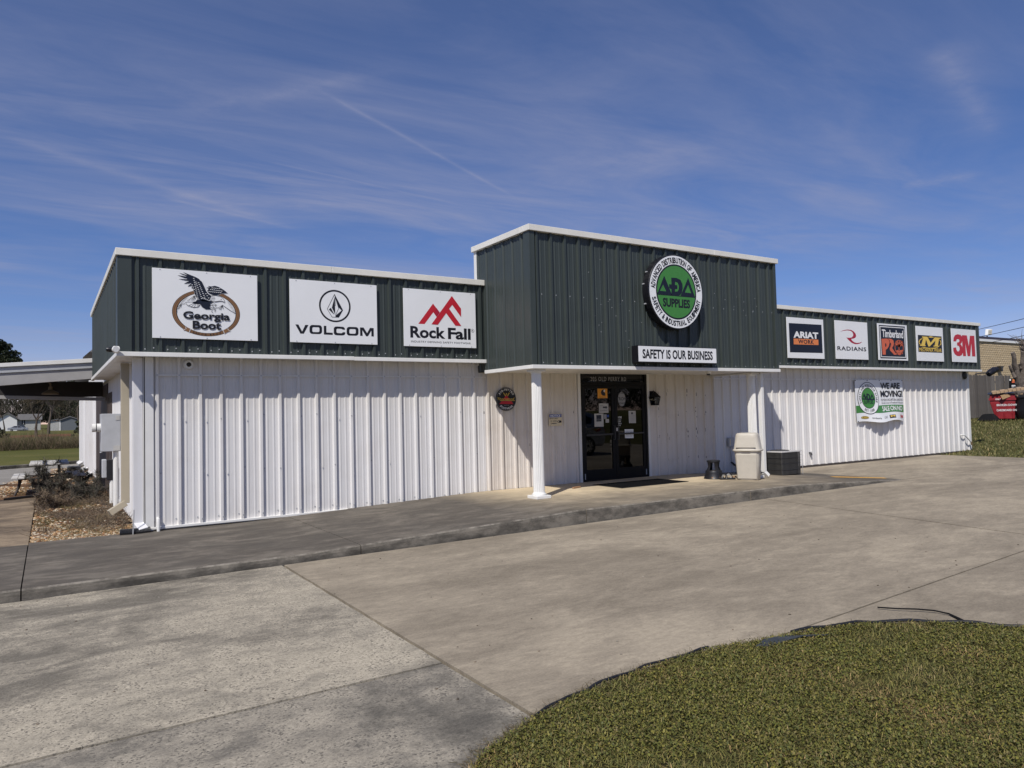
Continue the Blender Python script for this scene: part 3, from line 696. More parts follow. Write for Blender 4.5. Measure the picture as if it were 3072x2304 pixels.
# gutter pipes
def downspout(mat, pts, wx=.10, wy=.075, name='downspout', par=None):
    mb = MB(); P = [Vector(p) for p in pts]
    for a,b in zip(P,P[1:]):
        d = (b-a).normalized(); e = .0 
        sx = Vector((0,1,0)) if abs(d.x) > .2 else Vector((1,0,0))
        if abs(d.y) > .2: sx = Vector((1,0,0))
        sy = d.cross(sx).normalized(); sx = sy.cross(d).normalized()
        q = [a+sx*(i*wx/2)+sy*(j*wy/2) for i,j in ((-1,-1),(1,-1),(1,1),(-1,1))]
        mb.prism(q, b-a)
    return part(mb,name,mat,par or store,bevel=.006)
ds = downspout('white_trim',[(11.665,-1.72,2.33),(11.665,-1.72,.17),(11.745,-1.76,.075)],.085,.10)
downspout('white_side',[(-.26,.03,2.54),(-.26,.03,.06),(-.20,-.12,-.03)],.135,.10)
downspout('tan_steel',[(-.33,1.25,2.54),(-.33,1.25,.27),(-.56,1.2,.13)],.12,.10)
for y in (14.0,17.0,21.5): downspout('white_side',[(-.25,y,2.9),(-.25,y,.05),(-.40,y-.05,-.04)],.13,.16)
# brown side door and its frame under the awning
part(MB().box(-.205,-.155,6.1,7.2,-.05,2.15),'side_door','brown_door',bevel=.01)
part(MB().box(-.215,-.16,6.0,6.1,-.05,2.25).box(-.215,-.16,7.2,7.3,-.05,2.25).box(-.215,-.16,6.1,7.2,2.15,2.25),'door_frame','brown_door')
part(MB().box(-.21,-.155,7.4,12.2,-.05,2.5),'shade_sheet','brown_door')  # dark brown sheet that puts the awning's shade on the side wall

# glazed entrance
DX0, DX1, DZ0, DZ1 = 8.04, 9.915, .09, 2.455
door = part(MB().box(DX0,DX0+.055,-.03,.09,DZ0,DZ1).box(DX1-.055,DX1,-.03,.09,DZ0,DZ1).box(DX0+.055,DX1-.055,-.03,.09,DZ1-.06,DZ1).box(DX0+.055,DX1-.055,-.028,.09,2.13,2.19).box(DX0+.055,DX1-.055,-.03,.09,DZ0,DZ0+.02),'entrance','black_metal',bevel=.003)
part(MB().box(DX0-.07,DX0-.002,-.05,.01,DZ0,DZ1+.07),'jamb','white_trim',door,bevel=.003)
part(MB().box(DX1+.002,DX1+.06,-.05,.01,DZ0,DZ1+.07),'jamb','white_trim',door,bevel=.003)
part(MB().box(DX0-.002,DX1+.002,-.05,.01,DZ1+.002,DZ1+.07),'jamb','white_trim',door,bevel=.003)
xm = (DX0+DX1)/2
for a,b in ((DX0+.06,xm-.004),(xm+.004,DX1-.06)):
    part(MB().box(a,a+.075,-.02,.025,DZ0+.022,2.125).box(b-.075,b,-.02,.025,DZ0+.022,2.125).box(a+.075,b-.075,-.02,.025,DZ0+.022,DZ0+.24).box(a+.075,b-.075,-.02,.025,2.05,2.125),'door_leaf','black_metal',door,bevel=.003)
    part(MB().add([(a+.07,0,DZ0+.235),(b-.07,0,DZ0+.235),(b-.07,0,2.055),(a+.07,0,2.055)],[(0,1,2,3)]),'glass_pane','door_glass',door)
    part(MB().box(a+.075,b-.075,-.05,-.02,1.05,1.085),'push_bar','dark_metal',door,bevel=.006)
part(MB().add([(DX0+.05,0,2.185),(DX1-.05,0,2.185),(DX1-.05,0,DZ1-.055),(DX0+.05,0,DZ1-.055)],[(0,1,2,3)]),'glass_pane','door_glass',door)
for hx in (xm-.055,xm+.055): part(MB().tube([(hx,-.02,.95),(hx,-.075,.95),(hx,-.075,1.25),(hx,-.02,1.25)],.011,8),'pull_handle','dark_metal',door)
part(MB().box(xm+.03,xm+.06,-.03,-.018,1.13,1.20).box(xm+.085,xm+.095,-.035,-.018,1.10,1.22),'lock_plate','ink_white',door)
for hx in (DX0+.07,DX1-.085): part(MB().box(hx,hx+.018,-.032,-.02,DZ0+.05,DZ0+.17),'hinge','grey_steel',door)
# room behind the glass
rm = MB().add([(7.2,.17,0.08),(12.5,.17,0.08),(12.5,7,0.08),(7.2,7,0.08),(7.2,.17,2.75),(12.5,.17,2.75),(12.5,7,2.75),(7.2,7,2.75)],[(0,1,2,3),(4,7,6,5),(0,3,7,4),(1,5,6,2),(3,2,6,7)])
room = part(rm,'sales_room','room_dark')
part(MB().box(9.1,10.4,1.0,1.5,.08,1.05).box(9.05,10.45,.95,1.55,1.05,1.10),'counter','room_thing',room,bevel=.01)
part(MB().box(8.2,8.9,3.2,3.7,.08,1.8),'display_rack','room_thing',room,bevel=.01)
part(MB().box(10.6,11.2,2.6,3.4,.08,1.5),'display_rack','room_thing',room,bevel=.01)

# ------------------------------------------------------------------ signs: flat print cut as thin vinyl on real panels
_fc = {}
def glyphs(s, bold=0.0, space=1.0, shear=0.0):
    key = (s,bold,space,shear)
    if key in _fc: return _fc[key]
    cu = bpy.data.curves.new('t','FONT'); cu.body = s; cu.offset = bold; cu.space_character = space; cu.shear = shear; cu.resolution_u = 3
    ob = bpy.data.objects.new('t',cu); C.objects.link(ob)
    dg = bpy.context.evaluated_depsgraph_get(); me = bpy.data.meshes.new_from_object(ob.evaluated_get(dg))
    v = [(p.co.x,p.co.y) for p in me.vertices]; f = [tuple(p.vertices) for p in me.polygons]
    bpy.data.meshes.remove(me); bpy.data.objects.remove(ob); bpy.data.curves.remove(cu)
    _fc[key] = (v,f); return v,f
class Print:
    """collects flat shapes on a plane Y = const facing -Y; coordinates in the plane are (X,Z)"""
    def __init__(s, y, z=None): s.y = y; s.zoom = z; s.L = {}; s.k = 0
    def pl(s, x, y): p = at(s.zoom, x, y, Y=s.y); return (p.x,p.z)
    def _mb(s, mat, lay): return s.L.setdefault((lay,mat),MB())
    def _y(s, lay): return s.y-.0012*lay
    def polyXZ(s, mat, outer, holes=(), lay=1):
        loops = [[Vector((p[0],p[1],0)) for p in outer]]+[[Vector((p[0],p[1],0)) for p in h] for h in holes]
        flat = [p for l in loops for p in l]
        tri = geometry.tessellate_polygon(loops)
        s._mb(mat,lay).add([(p.x,s._y(lay),p.y) for p in flat],[tuple(t) for t in tri])
    def poly(s, mat, outer, holes=(), lay=1):
        s.polyXZ(mat,[s.pl(*p) for p in outer],[[s.pl(*p) for p in h] for h in holes],lay)
    def strokeXZ(s, mat, pts, w, lay=1, closed=False, taper=False):
        P = [Vector((p[0],p[1])) for p in pts]
        if closed: P = P+[P[0],P[1]]
        n = len(P); v=[]; f=[]
        for i,p in enumerate(P):
            d = P[min(i+1,n-1)]-P[max(i-1,0)]; d = d.normalized() if d.length>1e-9 else Vector((1,0)); q = Vector((-d.y,d.x))
            ww = w/2*(1-abs(2*i/(n-1)-1)**2*.85 if taper else 1)
            v += [(p.x+q.x*ww,s._y(lay),p.y+q.y*ww),(p.x-q.x*ww,s._y(lay),p.y-q.y*ww)]
        f = [(2*i,2*i+1,2*i+3,2*i+2) for i in range(n-1)]
        s._mb(mat,lay).add(v,f)
    def stroke(s, mat, pts, w, lay=1, closed=False, taper=False):
        P = [s.pl(*p) for p in pts]; a = s.pl(*pts[0]); b = s.pl(pts[0][0]+10,pts[0][1]); k = abs(b[0]-a[0])/10
        s.strokeXZ(mat,P,w*k,lay,closed,taper)
    def ring(s, mat, c, a, b, a2, b2, lay=1, n=64):
        o = [(c[0]+a*math.cos(2*PI*i/n),c[1]+b*math.sin(2*PI*i/n)) for i in range(n)]
        if a2 <= 0: s.polyXZ(mat,o,(),lay); return
        q = [(c[0]+a2*math.cos(2*PI*i/n),c[1]+b2*math.sin(2*PI*i/n)) for i in range(n)]
        v = [(x,s._y(lay),z) for x,z in o+q]
        s._mb(mat,lay).add(v,[(i,(i+1)%n,n+(i+1)%n,n+i) for i in range(n)])
    def textXZ(s, mat, t, x0,z0,x1,z1, bold=0.0, space=1.0, shear=0.0, lay=1, fn=None):
        v,f = glyphs(t,bold,space,shear)
        if not v: return
        a0=min(p[0] for p in v);a1=max(p[0] for p in v);b0=min(p[1] for p in v);b1=max(p[1] for p in v)
        V = [(x0+(p[0]-a0)/(a1-a0)*(x1-x0), s._y(lay), z0+(p[1]-b0)/(b1-b0)*(z1-z0)) for p in v]
        s._mb(mat,lay).add(V,f)
    def text(s, mat, t, bl, tr, **k):
        a = s.pl(*bl); b = s.pl(*tr); s.textXZ(mat,t,a[0],a[1],b[0],b[1],**k)
    def arc(s, mat, t, c, rx, rz, a0, a1, h, wch, inside=False, bold=0.0, lay=1):
        """letters along an ellipse, angles in degrees; inside=True reads along the bottom"""
        n = len(t); wid = {'I':.45,' ':.55,'-':.6,'&':1.0,'M':1.25,'W':1.35,'.':.4,'1':.6}
        ws = [wid.get(ch,1.0) for ch in t]; tot = sum(ws); acc = 0
        for ch,wd in zip(t,ws):
            u = (acc+wd/2)/tot; acc += wd
            if ch == ' ': continue
            A = math.radians(a0+(a1-a0)*u); px_,pz_ = c[0]+rx*math.cos(A), c[1]+rz*math.sin(A)
            tx,tz = -rx*math.sin(A), rz*math.cos(A); L = math.hypot(tx,tz); tx/=L; tz/=L
            if not inside: tx,tz = -tx,-tz
            ux,uz = -tz,tx
            v,f = glyphs(ch,bold)
            q0=min(p[0] for p in v);q1=max(p[0] for p in v);b0=min(p[1] for p in v);b1=max(p[1] for p in v)
            hh = h*(.2 if ch=='-' else (.25 if ch=='.' else 1.0)); ww = wch*(wd*.86)
            V=[]
            for p in v:
                a = ((p[0]-q0)/(q1-q0)-.5)*ww; b = ((p[1]-b0)/(b1-b0)-.5)*hh
                V.append((px_+tx*a+ux*b, s._y(lay), pz_+tz*a+uz*b))
            s._mb(mat,lay).add(V,f)
    def build(s, parent, nm=None, fn=None):
        for (lay,mat),mb in sorted(s.L.items()):
            if fn: mb.v = [fn(p) for p in mb.v]
            nmm = {'ink_white':'white_print','sign_white':'white_print'}.get(mat,'print')
            o = mb.build(nm or nmm, mat, parent)
def rr(x0,y0,x1,y1,r,slope=0.0,n=6):
    """rounded rectangle in pixels, top/bottom edges sloped"""
    P=[]
    for cx,cy,a0 in ((x1-r,y0+r,-90),(x1-r,y1-r,0),(x0+r,y1-r,90),(x0+r,y0+r,180)):
        for i in range(n+1):
            A=math.radians(a0+90*i/n); x=cx+r*math.cos(A); y=cy+r*math.sin(A); P.append((x,y+(x-x0)*slope))
    return P
def rect_of(zoom, y, q):
    P = [at(zoom,*p,Y=y) for p in q]      # TL TR BR BL
    return (P[0].x+P[3].x)/2,(P[1].x+P[2].x)/2,(P[2].z+P[3].z)/2,(P[0].z+P[1].z)/2
YS = YF-.040-.020                          # face of the panels screwed to the ribs
def panel_sign(label, zoom, quad, y=YS, group=None, t=.014, bolts=True):
    x0,x1,z0,z1 = rect_of(zoom,y,quad)
    th = thing('wall_sign',label,'sign',((x0+x1)/2,y+t,z0),group)
    MB().box(x0,x1,y,y+t,z0,z1).build('panel','sign_white',th,bevel=.002)
    if bolts:
        sb = MB()
        for fx in (.07,.5,.93):
            for zz in (z0+.02,z1-.02): x=x0+(x1-x0)*fx; sb.box(x-.007,x+.007,y-.004,y,zz-.007,zz+.007)
        sb.build('bolts','grey_steel',th,kind='stuff')
    return th,(x0,x1,z0,z1)
# --- eagle sign
th,_ = panel_sign('white sign with a black eagle over a brown oval ring','s1',[(97,142),(2087,295),(2117,1535),(113,1475)])
p = Print(YS,'s1')
L_ = p.pl(480,970); R2 = p.pl(1770,1040); Bt = p.pl(1190,1448); c = ((L_[0]+R2[0])/2,(L_[1]+R2[1])/2); A=(R2[0]-L_[0])/2; B=c[1]-Bt[1]
p.ring('ink_black',c,A,B,A*.862,B*.862); p.ring('ink_brown',c,A*.985,B*.982,A*.885,B*.88,2); p.ring('ink_black',c,A*.945,B*.94,A*.938,B*.932,3)
W_ = [(930,325),(686,228),(770,290),(612,242),(760,315),(585,288),(780,365),(605,358),(800,402),(705,447),(850,440),(775,499),(868,485),(847,532),(886,540),(882,575),(902,600),(906,642),(932,682),(962,722),(1010,760),(1050,785),(1190,790),(1230,690),(1175,645),(1130,570),(1095,490),(1055,405),(1000,365)]
def grow(P,k,c0): return [(c0[0]+(x-c0[0])*k,c0[1]+(y-c0[1])*k) for x,y in P]
p.poly('sign_white',grow(W_,1.05,(960,560)),lay=4); p.poly('ink_navy',W_,lay=5)
W2 = [(1150,580),(1172,548),(1132,520),(1195,520),(1160,494),(1230,502),(1290,490),(1360,510),(1440,555),(1490,590),(1528,628),(1440,635),(1380,650),(1330,672),(1290,675),(1220,660),(1170,635)]
p.poly('sign_white',grow(W2,1.07,(1330,590)),lay=4); p.poly('ink_navy',W2,lay=5)
p.poly('ink_navy',[(960,750),(1200,770),(1265,790),(1200,830),(1212,862),(1182,885),(1225,935),(1120,937),(1035,880),(1025,840),(900,832),(860,810),(920,790)],lay=5)
p.stroke('sign_white',[(1000,372),(1050,408),(1095,500),(1135,590),(1170,640),(1240,672)],13,lay=6)
for (a,b,nn) in (((890,350),(965,720),11),((930,420),(1040,730),10),((980,430),(1110,740),10),((1120,640),(1200,760),4),((1060,720),(1180,770),5),((1180,600),(1400,620),7),((1210,560),(1420,590),7),((1240,530),(1380,545),5),((860,470),(900,560),3)):
    for i in range(nn):
        x=a[0]+(b[0]-a[0])*i/(nn-1); y=a[1]+(b[1]-a[1])*i/(nn-1); p.poly('sign_white',[(x-14,y-3),(x+10,y-7),(x+15,y+4),(x-8,y+5)],lay=6)
p.poly('sign_white',[(740,800),(960,795),(1010,840),(980,888),(880,900),(800,880),(755,838)],lay=4)
for q in ([(740,800),(752,838),(790,872),(815,868),(840,890),(870,888),(890,902),(925,892),(955,898),(980,884),(1012,842)],[(735,800),(800,800),(960,790)],[(940,800),(790,870)],[(950,805),(840,888)],[(955,810),(890,900)],[(965,815),(955,895)],[(980,820),(985,880)]):
    p.stroke('ink_black',q,7,lay=5)
p.poly('sign_white',[(1225,685),(1300,676),(1400,700),(1450,735),(1478,800),(1440,782),(1380,778),(1300,792),(1240,780),(1205,740)],lay=6)
for q in ([(1235,680),(1300,675),(1400,700),(1450,735),(1480,785),(1470,812),(1438,782),(1380,777),(1290,790),(1210,838)],[(1220,700),(1290,705)],[(1215,725),(1300,735)],[(1215,755),(1290,760)]): p.stroke('ink_black',q,8,lay=7)
p.poly('ink_black',[(1395,745),(1425,742),(1410,758)],lay=7)
for q in ([(1190,850),(1260,858),(1310,845),(1330,862)],[(1250,862),(1255,890),(1290,900)],[(1290,850),(1315,880),(1300,895)],[(1180,880),(1220,900),(1300,920),(1380,895),(1435,855),(1500,900),(1600,970),(1695,1020)],[(1220,935),(1290,935),(1315,960)],[(1240,945),(1230,980),(1255,1000)],[(1285,945),(1300,975),(1285,985)],[(770,775),(830,735),(900,680),(930,685),(970,745)],[(570,905),(620,865),(660,830),(700,835),(730,815)],[(900,685),(850,770)],[(905,685),(890,770)],[(910,690),(925,750)],[(660,835),(600,920)],[(655,850),(640,900)],[(1435,860),(1370,940)],[(1435,860),(1400,950)],[(1435,860),(1450,930)],[(565,945),(620,905)],[(563,1000),(580,965)]): p.stroke('ink_black',q,8,lay=5)
for i in range(9): p.stroke('ink_black',[(1520+i*16,790+i*27),(1560+i*17,795+i*27),(1590+i*13,800+i*27)],4,lay=5)
for i in range(8): p.stroke('ink_black',[(790-i*25,700+i*22),(740-i*18,715+i*22),(700-i*12,725+i*22)],4,lay=5)
for mt,k,ly in (('ink_black',.034,9),):
    p.text(mt,'Georgia',(690,1153),(1575,1010),bold=k,space=1.0,lay=ly); p.text(mt,'Boot',(870,1306),(1410,1172),bold=k,space=1.0,lay=ly)
p.poly('ink_brown',[(690,1325),(735,1270),(830,1302),(812,1372),(740,1340)],lay=5); p.poly('ink_brown',[(1448,1332),(1535,1300),(1590,1352),(1540,1362),(1478,1398)],lay=5)
p.stroke('sign_white',[(735,1265),(750,1300),(700,1330)],8,lay=6); p.stroke('sign_white',[(832,1302),(806,1376)],9,lay=6); p.stroke('sign_white',[(1446,1332),(1476,1400)],9,lay=6); p.stroke('sign_white',[(1535,1296),(1545,1325),(1590,1350)],8,lay=6)
p.arc('ink_black','SINCE 1937',c,A*.93,B*.93,-118,-62,B*.075,B*.075,inside=True,lay=6)
p.build(th)
# --- diamond-stone sign
th,_ = panel_sign('white sign with a black ringed cut-stone emblem above wide black capitals','s2',[(118,106),(1985,263),(2027,1530),(160,1470)])
p = Print(YS,'s2'); L_=p.pl(763,678); R2=p.pl(1440,722); c=((L_[0]+R2[0])/2,(L_[1]+R2[1])/2); A=(R2[0]-L_[0])/2
p.ring('ink_black',c,A,A,A*.895,A*.895)
p.stroke('ink_black',[(1097,447),(940,765),(1042,935),(1120,940)],11); p.stroke('ink_black',[(1097,447),(1108,520),(1114,700)],9)
for q in ([(1098,505),(1112,885),(1038,735)],[(1097,447),(1278,790),(1248,797),(1190,737),(1176,742),(1106,520)],[(1278,790),(1190,945),(1115,938),(1118,902),(1247,796)],[(1017,735),(1096,892),(972,775)]): p.poly('ink_black',q)
p.stroke('ink_black',[(1188,742),(1119,895)],9); p.stroke('ink_black',[(1042,937),(1190,943)],9)
p.poly('ink_black',[(255,1092),(322,1095),(402,1245),(470,1103),(538,1106),(438,1292),(365,1290)])
p.poly('ink_black',rr(560,1103,828,1295,62,.03),[rr(620,1152,772,1256,28,.02)])
p.poly('ink_black',[(865,1122),(920,1124),(922,1265),(1058,1273),(1057,1318),(868,1310)])
p.poly('ink_black',[(1320,1208),(1316,1175),(1285,1146),(1150,1136),(1102,1142),(1080,1175),(1080,1285),(1105,1318),(1150,1326),(1265,1330),(1310,1318),(1326,1285),(1325,1262),(1268,1258),(1264,1275),(1240,1282),(1160,1277),(1138,1262),(1136,1200),(1155,1184),(1240,1188),(1262,1196),(1266,1206)])
p.poly('ink_black',rr(1355,1144,1608,1330,58,.03),[rr(1412,1192,1550,1290,27,.02)])
p.poly('ink_black',[(1640,1158),(1718,1160),(1793,1280),(1855,1168),(1933,1172),(1937,1352),(1885,1350),(1883,1225),(1812,1348),(1772,1347),(1690,1215),(1698,1340),(1645,1338)])
p.build(th)
# --- red mountain sign
th,_ = panel_sign('white sign with a red angular mountain mark above bold black letters','s3',[(145,105),(1857,243),(1890,1537),(183,1483)])
p = Print(YS,'s3')
p.poly('ink_red',[(860,480),(1020,690),(945,795),(868,685),(660,965),(512,958)]); p.poly('ink_wine',[(940,580),(1020,690),(945,795),(895,722)],lay=2)
p.poly('ink_red',[(1305,300),(1522,600),(1525,800),(1315,508),(1240,600),(1530,1010),(1390,1003),(1170,705),(972,982),(823,970)],lay=3)
p.text('ink_black','Rock',(325,1288),(1150,1046),bold=.034); p.text('ink_black','Fall',(1218,1325),(1750,1076),bold=.034)
p.text('ink_black','INDUSTRY DEFINING SAFETY FOOTWEAR',(342,1398),(1755,1403),bold=.008,space=1.08)
q=p.pl(1802,1125); r=abs(p.pl(1840,1125)[0]-q[0]); p.ring('ink_black',q,r,r,r*.86,r*.86); p.textXZ('ink_black','R',q[0]-r*.38,q[1]-r*.45,q[0]+r*.45,q[1]+r*.45,bold=.02)
p.build(th)
# --- round light box
YA = -2.085
def lightbox_xz(): pass
p = Print(YA-.002,'s4'); L_=p.pl(215,560); R2=p.pl(925,650); T_=p.pl(565,125); B_=p.pl(605,1095); c=((L_[0]+R2[0])/2,(T_[1]+B_[1])/2); A=((R2[0]-L_[0])+(T_[1]-B_[1]))/4
th = thing('round_sign','large round green, white and black light box sign on the porch parapet','sign',(c[0],YE-.04,c[1]-A))
MB().lathe([(A*1.035,YE-.036),(A*1.035,YA+.012),(A*1.025,YA)],(c[0],0,c[1]),n=64,ax='Y').build('light_box','box_black',th)
bk = MB()
for a in (170,200,-20,150,30): x=c[0]+A*1.04*math.cos(math.radians(a)); z=c[1]+A*1.04*math.sin(math.radians(a)); bk.box(x-.010,x+.010,YE-.09,YE-.04,z-.010,z+.010)
bk.build('mounting_clips','grey_steel',th)
p.ring('sign_white',c,A,A,0,0,0); p.ring('ink_black',c,A*.765,A*.765,0,0,1); p.ring('ink_green',c,A*.72,A*.72,0,0,2)
p.arc('ink_black','ADVANCED DISTRIBUTION OF AMERICA',c,A*.872,A*.872,177,3,A*.165,A*.098,bold=.034,lay=2)
p.arc('ink_black','SAFETY & INDUSTRIAL EQUIPMENT',c,A*.872,A*.872,192,348,A*.155,A*.098,inside=True,bold=.034,lay=2)
def ada(p,fx,lay,mat):
    p.poly(mat,[fx(q) for q in [(413,390),(520,652),(320,632)]],[[fx(q) for q in [(398,508),(442,602),(355,592)]]],lay=lay)
    p.poly(mat,[fx(q) for q in [(508,418),(575,420),(630,445),(658,500),(662,560),(650,620),(630,650),(600,662),(510,655),(512,572),(480,556),(480,505),(512,508)]],[[fx(q) for q in [(560,470),(595,485),(612,530),(610,570),(595,602),(560,607),(558,572),(590,568),(590,520),(558,515)]]],lay=lay)
    p.poly(mat,[fx(q) for q in [(735,420),(828,682),(632,666)]],[[fx(q) for q in [(735,512),(776,626),(690,616)]]],lay=lay)
ada(p,lambda q:q,3,'ink_navy'); p.stroke('ink_black',[(320,640),(570,660),(828,683)],7,lay=4)
p.text('ink_black','SUPPLIES',(398,805),(758,716),bold=.042,space=1.0,lay=3)
p.build(th)
# --- long light box
x0,x1,z0,z1 = rect_of('s4',YA,[(65,1337),(1112,1370),(1118,1563),(70,1545)])
th = thing('light_box_sign','long white light box sign with condensed black capitals under the round sign','sign',((x0+x1)/2,YE-.04,z0))
MB().box(x0-.012,x1+.012,YA,YE-.036,z0-.012,z1+.012).build('light_box','box_black',th,bevel=.004)
p = Print(YA-.002,'s4'); p.polyXZ('sign_white',[(x0,z0),(x1,z0),(x1,z1),(x0,z1)],lay=0)
p.text('ink_black','SAFETY IS OUR BUSINESS',(125,1503),(1065,1408),bold=.033,space=1.0,lay=1); p.build(th)
# --- five small signs
th,_ = panel_sign('square white sign with navy field, white letters and an orange bar','s5',[(207,152),(993,203),(1027,1046),(245,1025)],bolts=False)
p = Print(YS,'s5'); p.poly('ink_navy',[(257,277),(958,317),(985,922),(285,905)]); p.text('ink_white','ARIAT',(360,592),(887,484),bold=.045,lay=2)
p.poly('ink_orange',[(360,610),(890,635),(895,750),(365,735)],lay=2); p.text('ink_navy','WORK',(460,718),(795,645),bold=.03,space=1.1,lay=3); p.build(th)
th,_ = panel_sign('square white sign with a thin curling wine-red mark over black lettering','s5',[(1237,222),(1930,265),(1972,1060),(1277,1050)],bolts=False)
p = Print(YS,'s5'); p.poly('ink_wine',[(1360,462),(1430,432),(1510,418),(1590,425),(1650,460),(1690,510),(1702,560),(1680,595),(1640,612),(1590,617),(1620,660),(1660,690),(1710,705),(1770,700),(1835,678),(1790,715),(1740,730),(1680,732),(1610,705),(1550,655),(1490,590),(1560,595),(1610,585),(1635,555),(1640,520),(1620,475),(1580,445),(1510,435),(1430,445)])
p.text('ink_black','RADIANS',(1300,862),(1915,800),bold=.028,space=1.15); p.build(th)
th,_ = panel_sign('black sign with white double frame, white letters and a rust-orange tree mark','s6',[(133,125),(693,163),(727,832),(170,820)],bolts=False)
p = Print(YS,'s6'); p.poly('ink_navy',[(165,155),(660,188),(692,803),(198,790)]); p.poly('ink_white',[(178,178),(650,212),(682,780),(211,766)],[[(192,194),(640,224),(669,766),(222,753)]],lay=2)
p.text('ink_white','Timberland',(228,388),(622,268),bold=.018,space=.92,lay=3)
p.poly('ink_rust',[(215,420),(320,415),(355,440),(368,500),(355,560),(322,612),(295,630),(298,720),(238,720)],[[(284,508),(300,505),(312,540),(302,572),(288,572)]],lay=3)
p.poly('ink_rust',[(332,416),(400,420),(440,450),(452,510),(437,562),(415,590),(502,722),(455,722),(378,640),(372,600),(388,560),(398,520),(385,490),(374,500),(368,440)],lay=3)
c = p.pl(550,585); a = abs(p.pl(632,585)[0]-c[0]); b = abs(p.pl(550,728)[1]-c[1])
p.ring('ink_rust',c,a,b,a*.88,b*.92,3)
for yy in (650,675,705): p.stroke('ink_rust',[(490,yy+6),(530,yy-8),(570,yy),(620,yy-10)],13,lay=3)
p.stroke('ink_rust',[(550,650),(545,560)],14,lay=3)
for k in range(15):
    a_=math.radians(12+k*11.2); L2=62+20*math.sin(k*2.1); p.stroke('ink_rust',[(547,575),(547+L2*.5*math.cos(a_)+5,560-L2*.6*math.sin(a_)),(547+L2*1.1*math.cos(a_),550-L2*1.35*math.sin(a_))],9,lay=3)
for k in range(24): x=rnd.uniform(492,612); y=rnd.uniform(455,555); p.poly('ink_rust',[(x-9,y-5),(x+7,y-8),(x+10,y+5),(x-6,y+7)],lay=4)
p.build(th)
th,_ = panel_sign('square white sign with a black panel holding a big yellow serif letter','s6',[(862,175),(1373,212),(1408,850),(900,838)],bolts=False)
p = Print(YS,'s6'); p.poly('ink_black',[(905,345),(1355,375),(1370,687),(918,668)])
MX = [(985,375),(1085,380),(1150,495),(1225,392),(1340,400),(1338,418),(1308,420),(1285,550),(1312,555),(1310,570),(1200,565),(1205,548),(1225,546),(1240,450),(1130,565),(1105,565),(1060,430),(1040,540),(1055,545),(1052,560),(942,553),(945,540),(970,535),(1010,400),(985,395)]
p.poly('ink_yellow',MX,lay=2)
for q in ([(1000,408),(950,435),(927,480),(940,515),(968,530)],[(1315,435),(1340,470),(1345,515),(1315,553)],[(985,572),(1060,596),(1150,606),(1230,598),(1295,577)],[(1100,388),(1150,384),(1215,392)]): p.stroke('ink_yellow',q,15,lay=2,taper=True)
p.text('ink_yellow','MECHANIX WEAR',(935,655),(1355,606),bold=.012,lay=2); p.build(th)
th,_ = panel_sign('square white sign with a huge red numeral and letter joined together','s6',[(1532,222),(1998,255),(2030,870),(1568,855)],bolts=False)
p = Print(YS,'s6')
T3 = [(1580,468),(1585,400),(1610,350),(1660,332),(1715,345),(1745,380),(1750,440),(1740,490),(1715,520),(1745,560),(1760,620),(1762,680),(1740,730),(1700,750),(1650,745),(1605,710),(1580,650),(1578,590),(1632,582),(1640,630),(1660,660),(1685,655),(1700,625),(1695,580),(1680,555),(1650,545),(1650,490),(1680,485),(1695,465),(1690,435),(1670,425),(1645,430),(1632,470)]
TM = [(1742,350),(1835,355),(1872,560),(1892,362),(1975,362),(1998,755),(1935,752),(1920,500),(1900,750),(1850,748),(1805,500),(1820,748),(1765,748),(1752,620)]
p.poly('ink_red',T3); p.poly('ink_red',TM,lay=2); p.build(th)
# --- round boot sign on the porch wall
yy = -.058; p = Print(yy,'r3'); c = p.pl(298,443); A = (p.pl(408,443)[0]-p.pl(189,443)[0])/2; B=(p.pl(298,305)[1]-p.pl(298,582)[1])/2; A=(A+B)/2
th = thing('round_wall_sign','small round black sign with red triangle and gold script on the porch wall','sign',(c[0],-.03,c[1]-A))
MB().lathe([(A,-.034),(A,yy+.004),(A*.985,yy)],(c[0],0,c[1]),n=48,ax='Y').build('disc','box_black',th)
p.ring('ink_grey',c,A*.965,A*.965,A*.945,A*.945,1)
p.arc('ink_white','JOB-FITTED',c,A*.80,A*.80,155,25,A*.17,A*.17,lay=1,bold=.015); p.arc('ink_white','FOOTWEAR',c,A*.80,A*.80,222,318,A*.18,A*.17,inside=True,lay=1,bold=.015)
p.poly('ink_red',[(298,398),(342,450),(254,450)]); p.poly('ink_red',[(245,465),(355,465),(378,498),(218,498)])
p.text('ink_yellow','Thorogood',(196,462),(388,424),shear=.25,lay=3); p.stroke('ink_yellow',[(225,460),(300,457),(395,460)],4,lay=3)
for q in ([(265,370),(285,408),(298,375)],[(330,370),(312,408),(298,375)]): p.stroke('ink_yellow',q,7,lay=3)
p.text('ink_grey','AMERICAN MADE',(270,520),(330,506),lay=2); p.build(th)
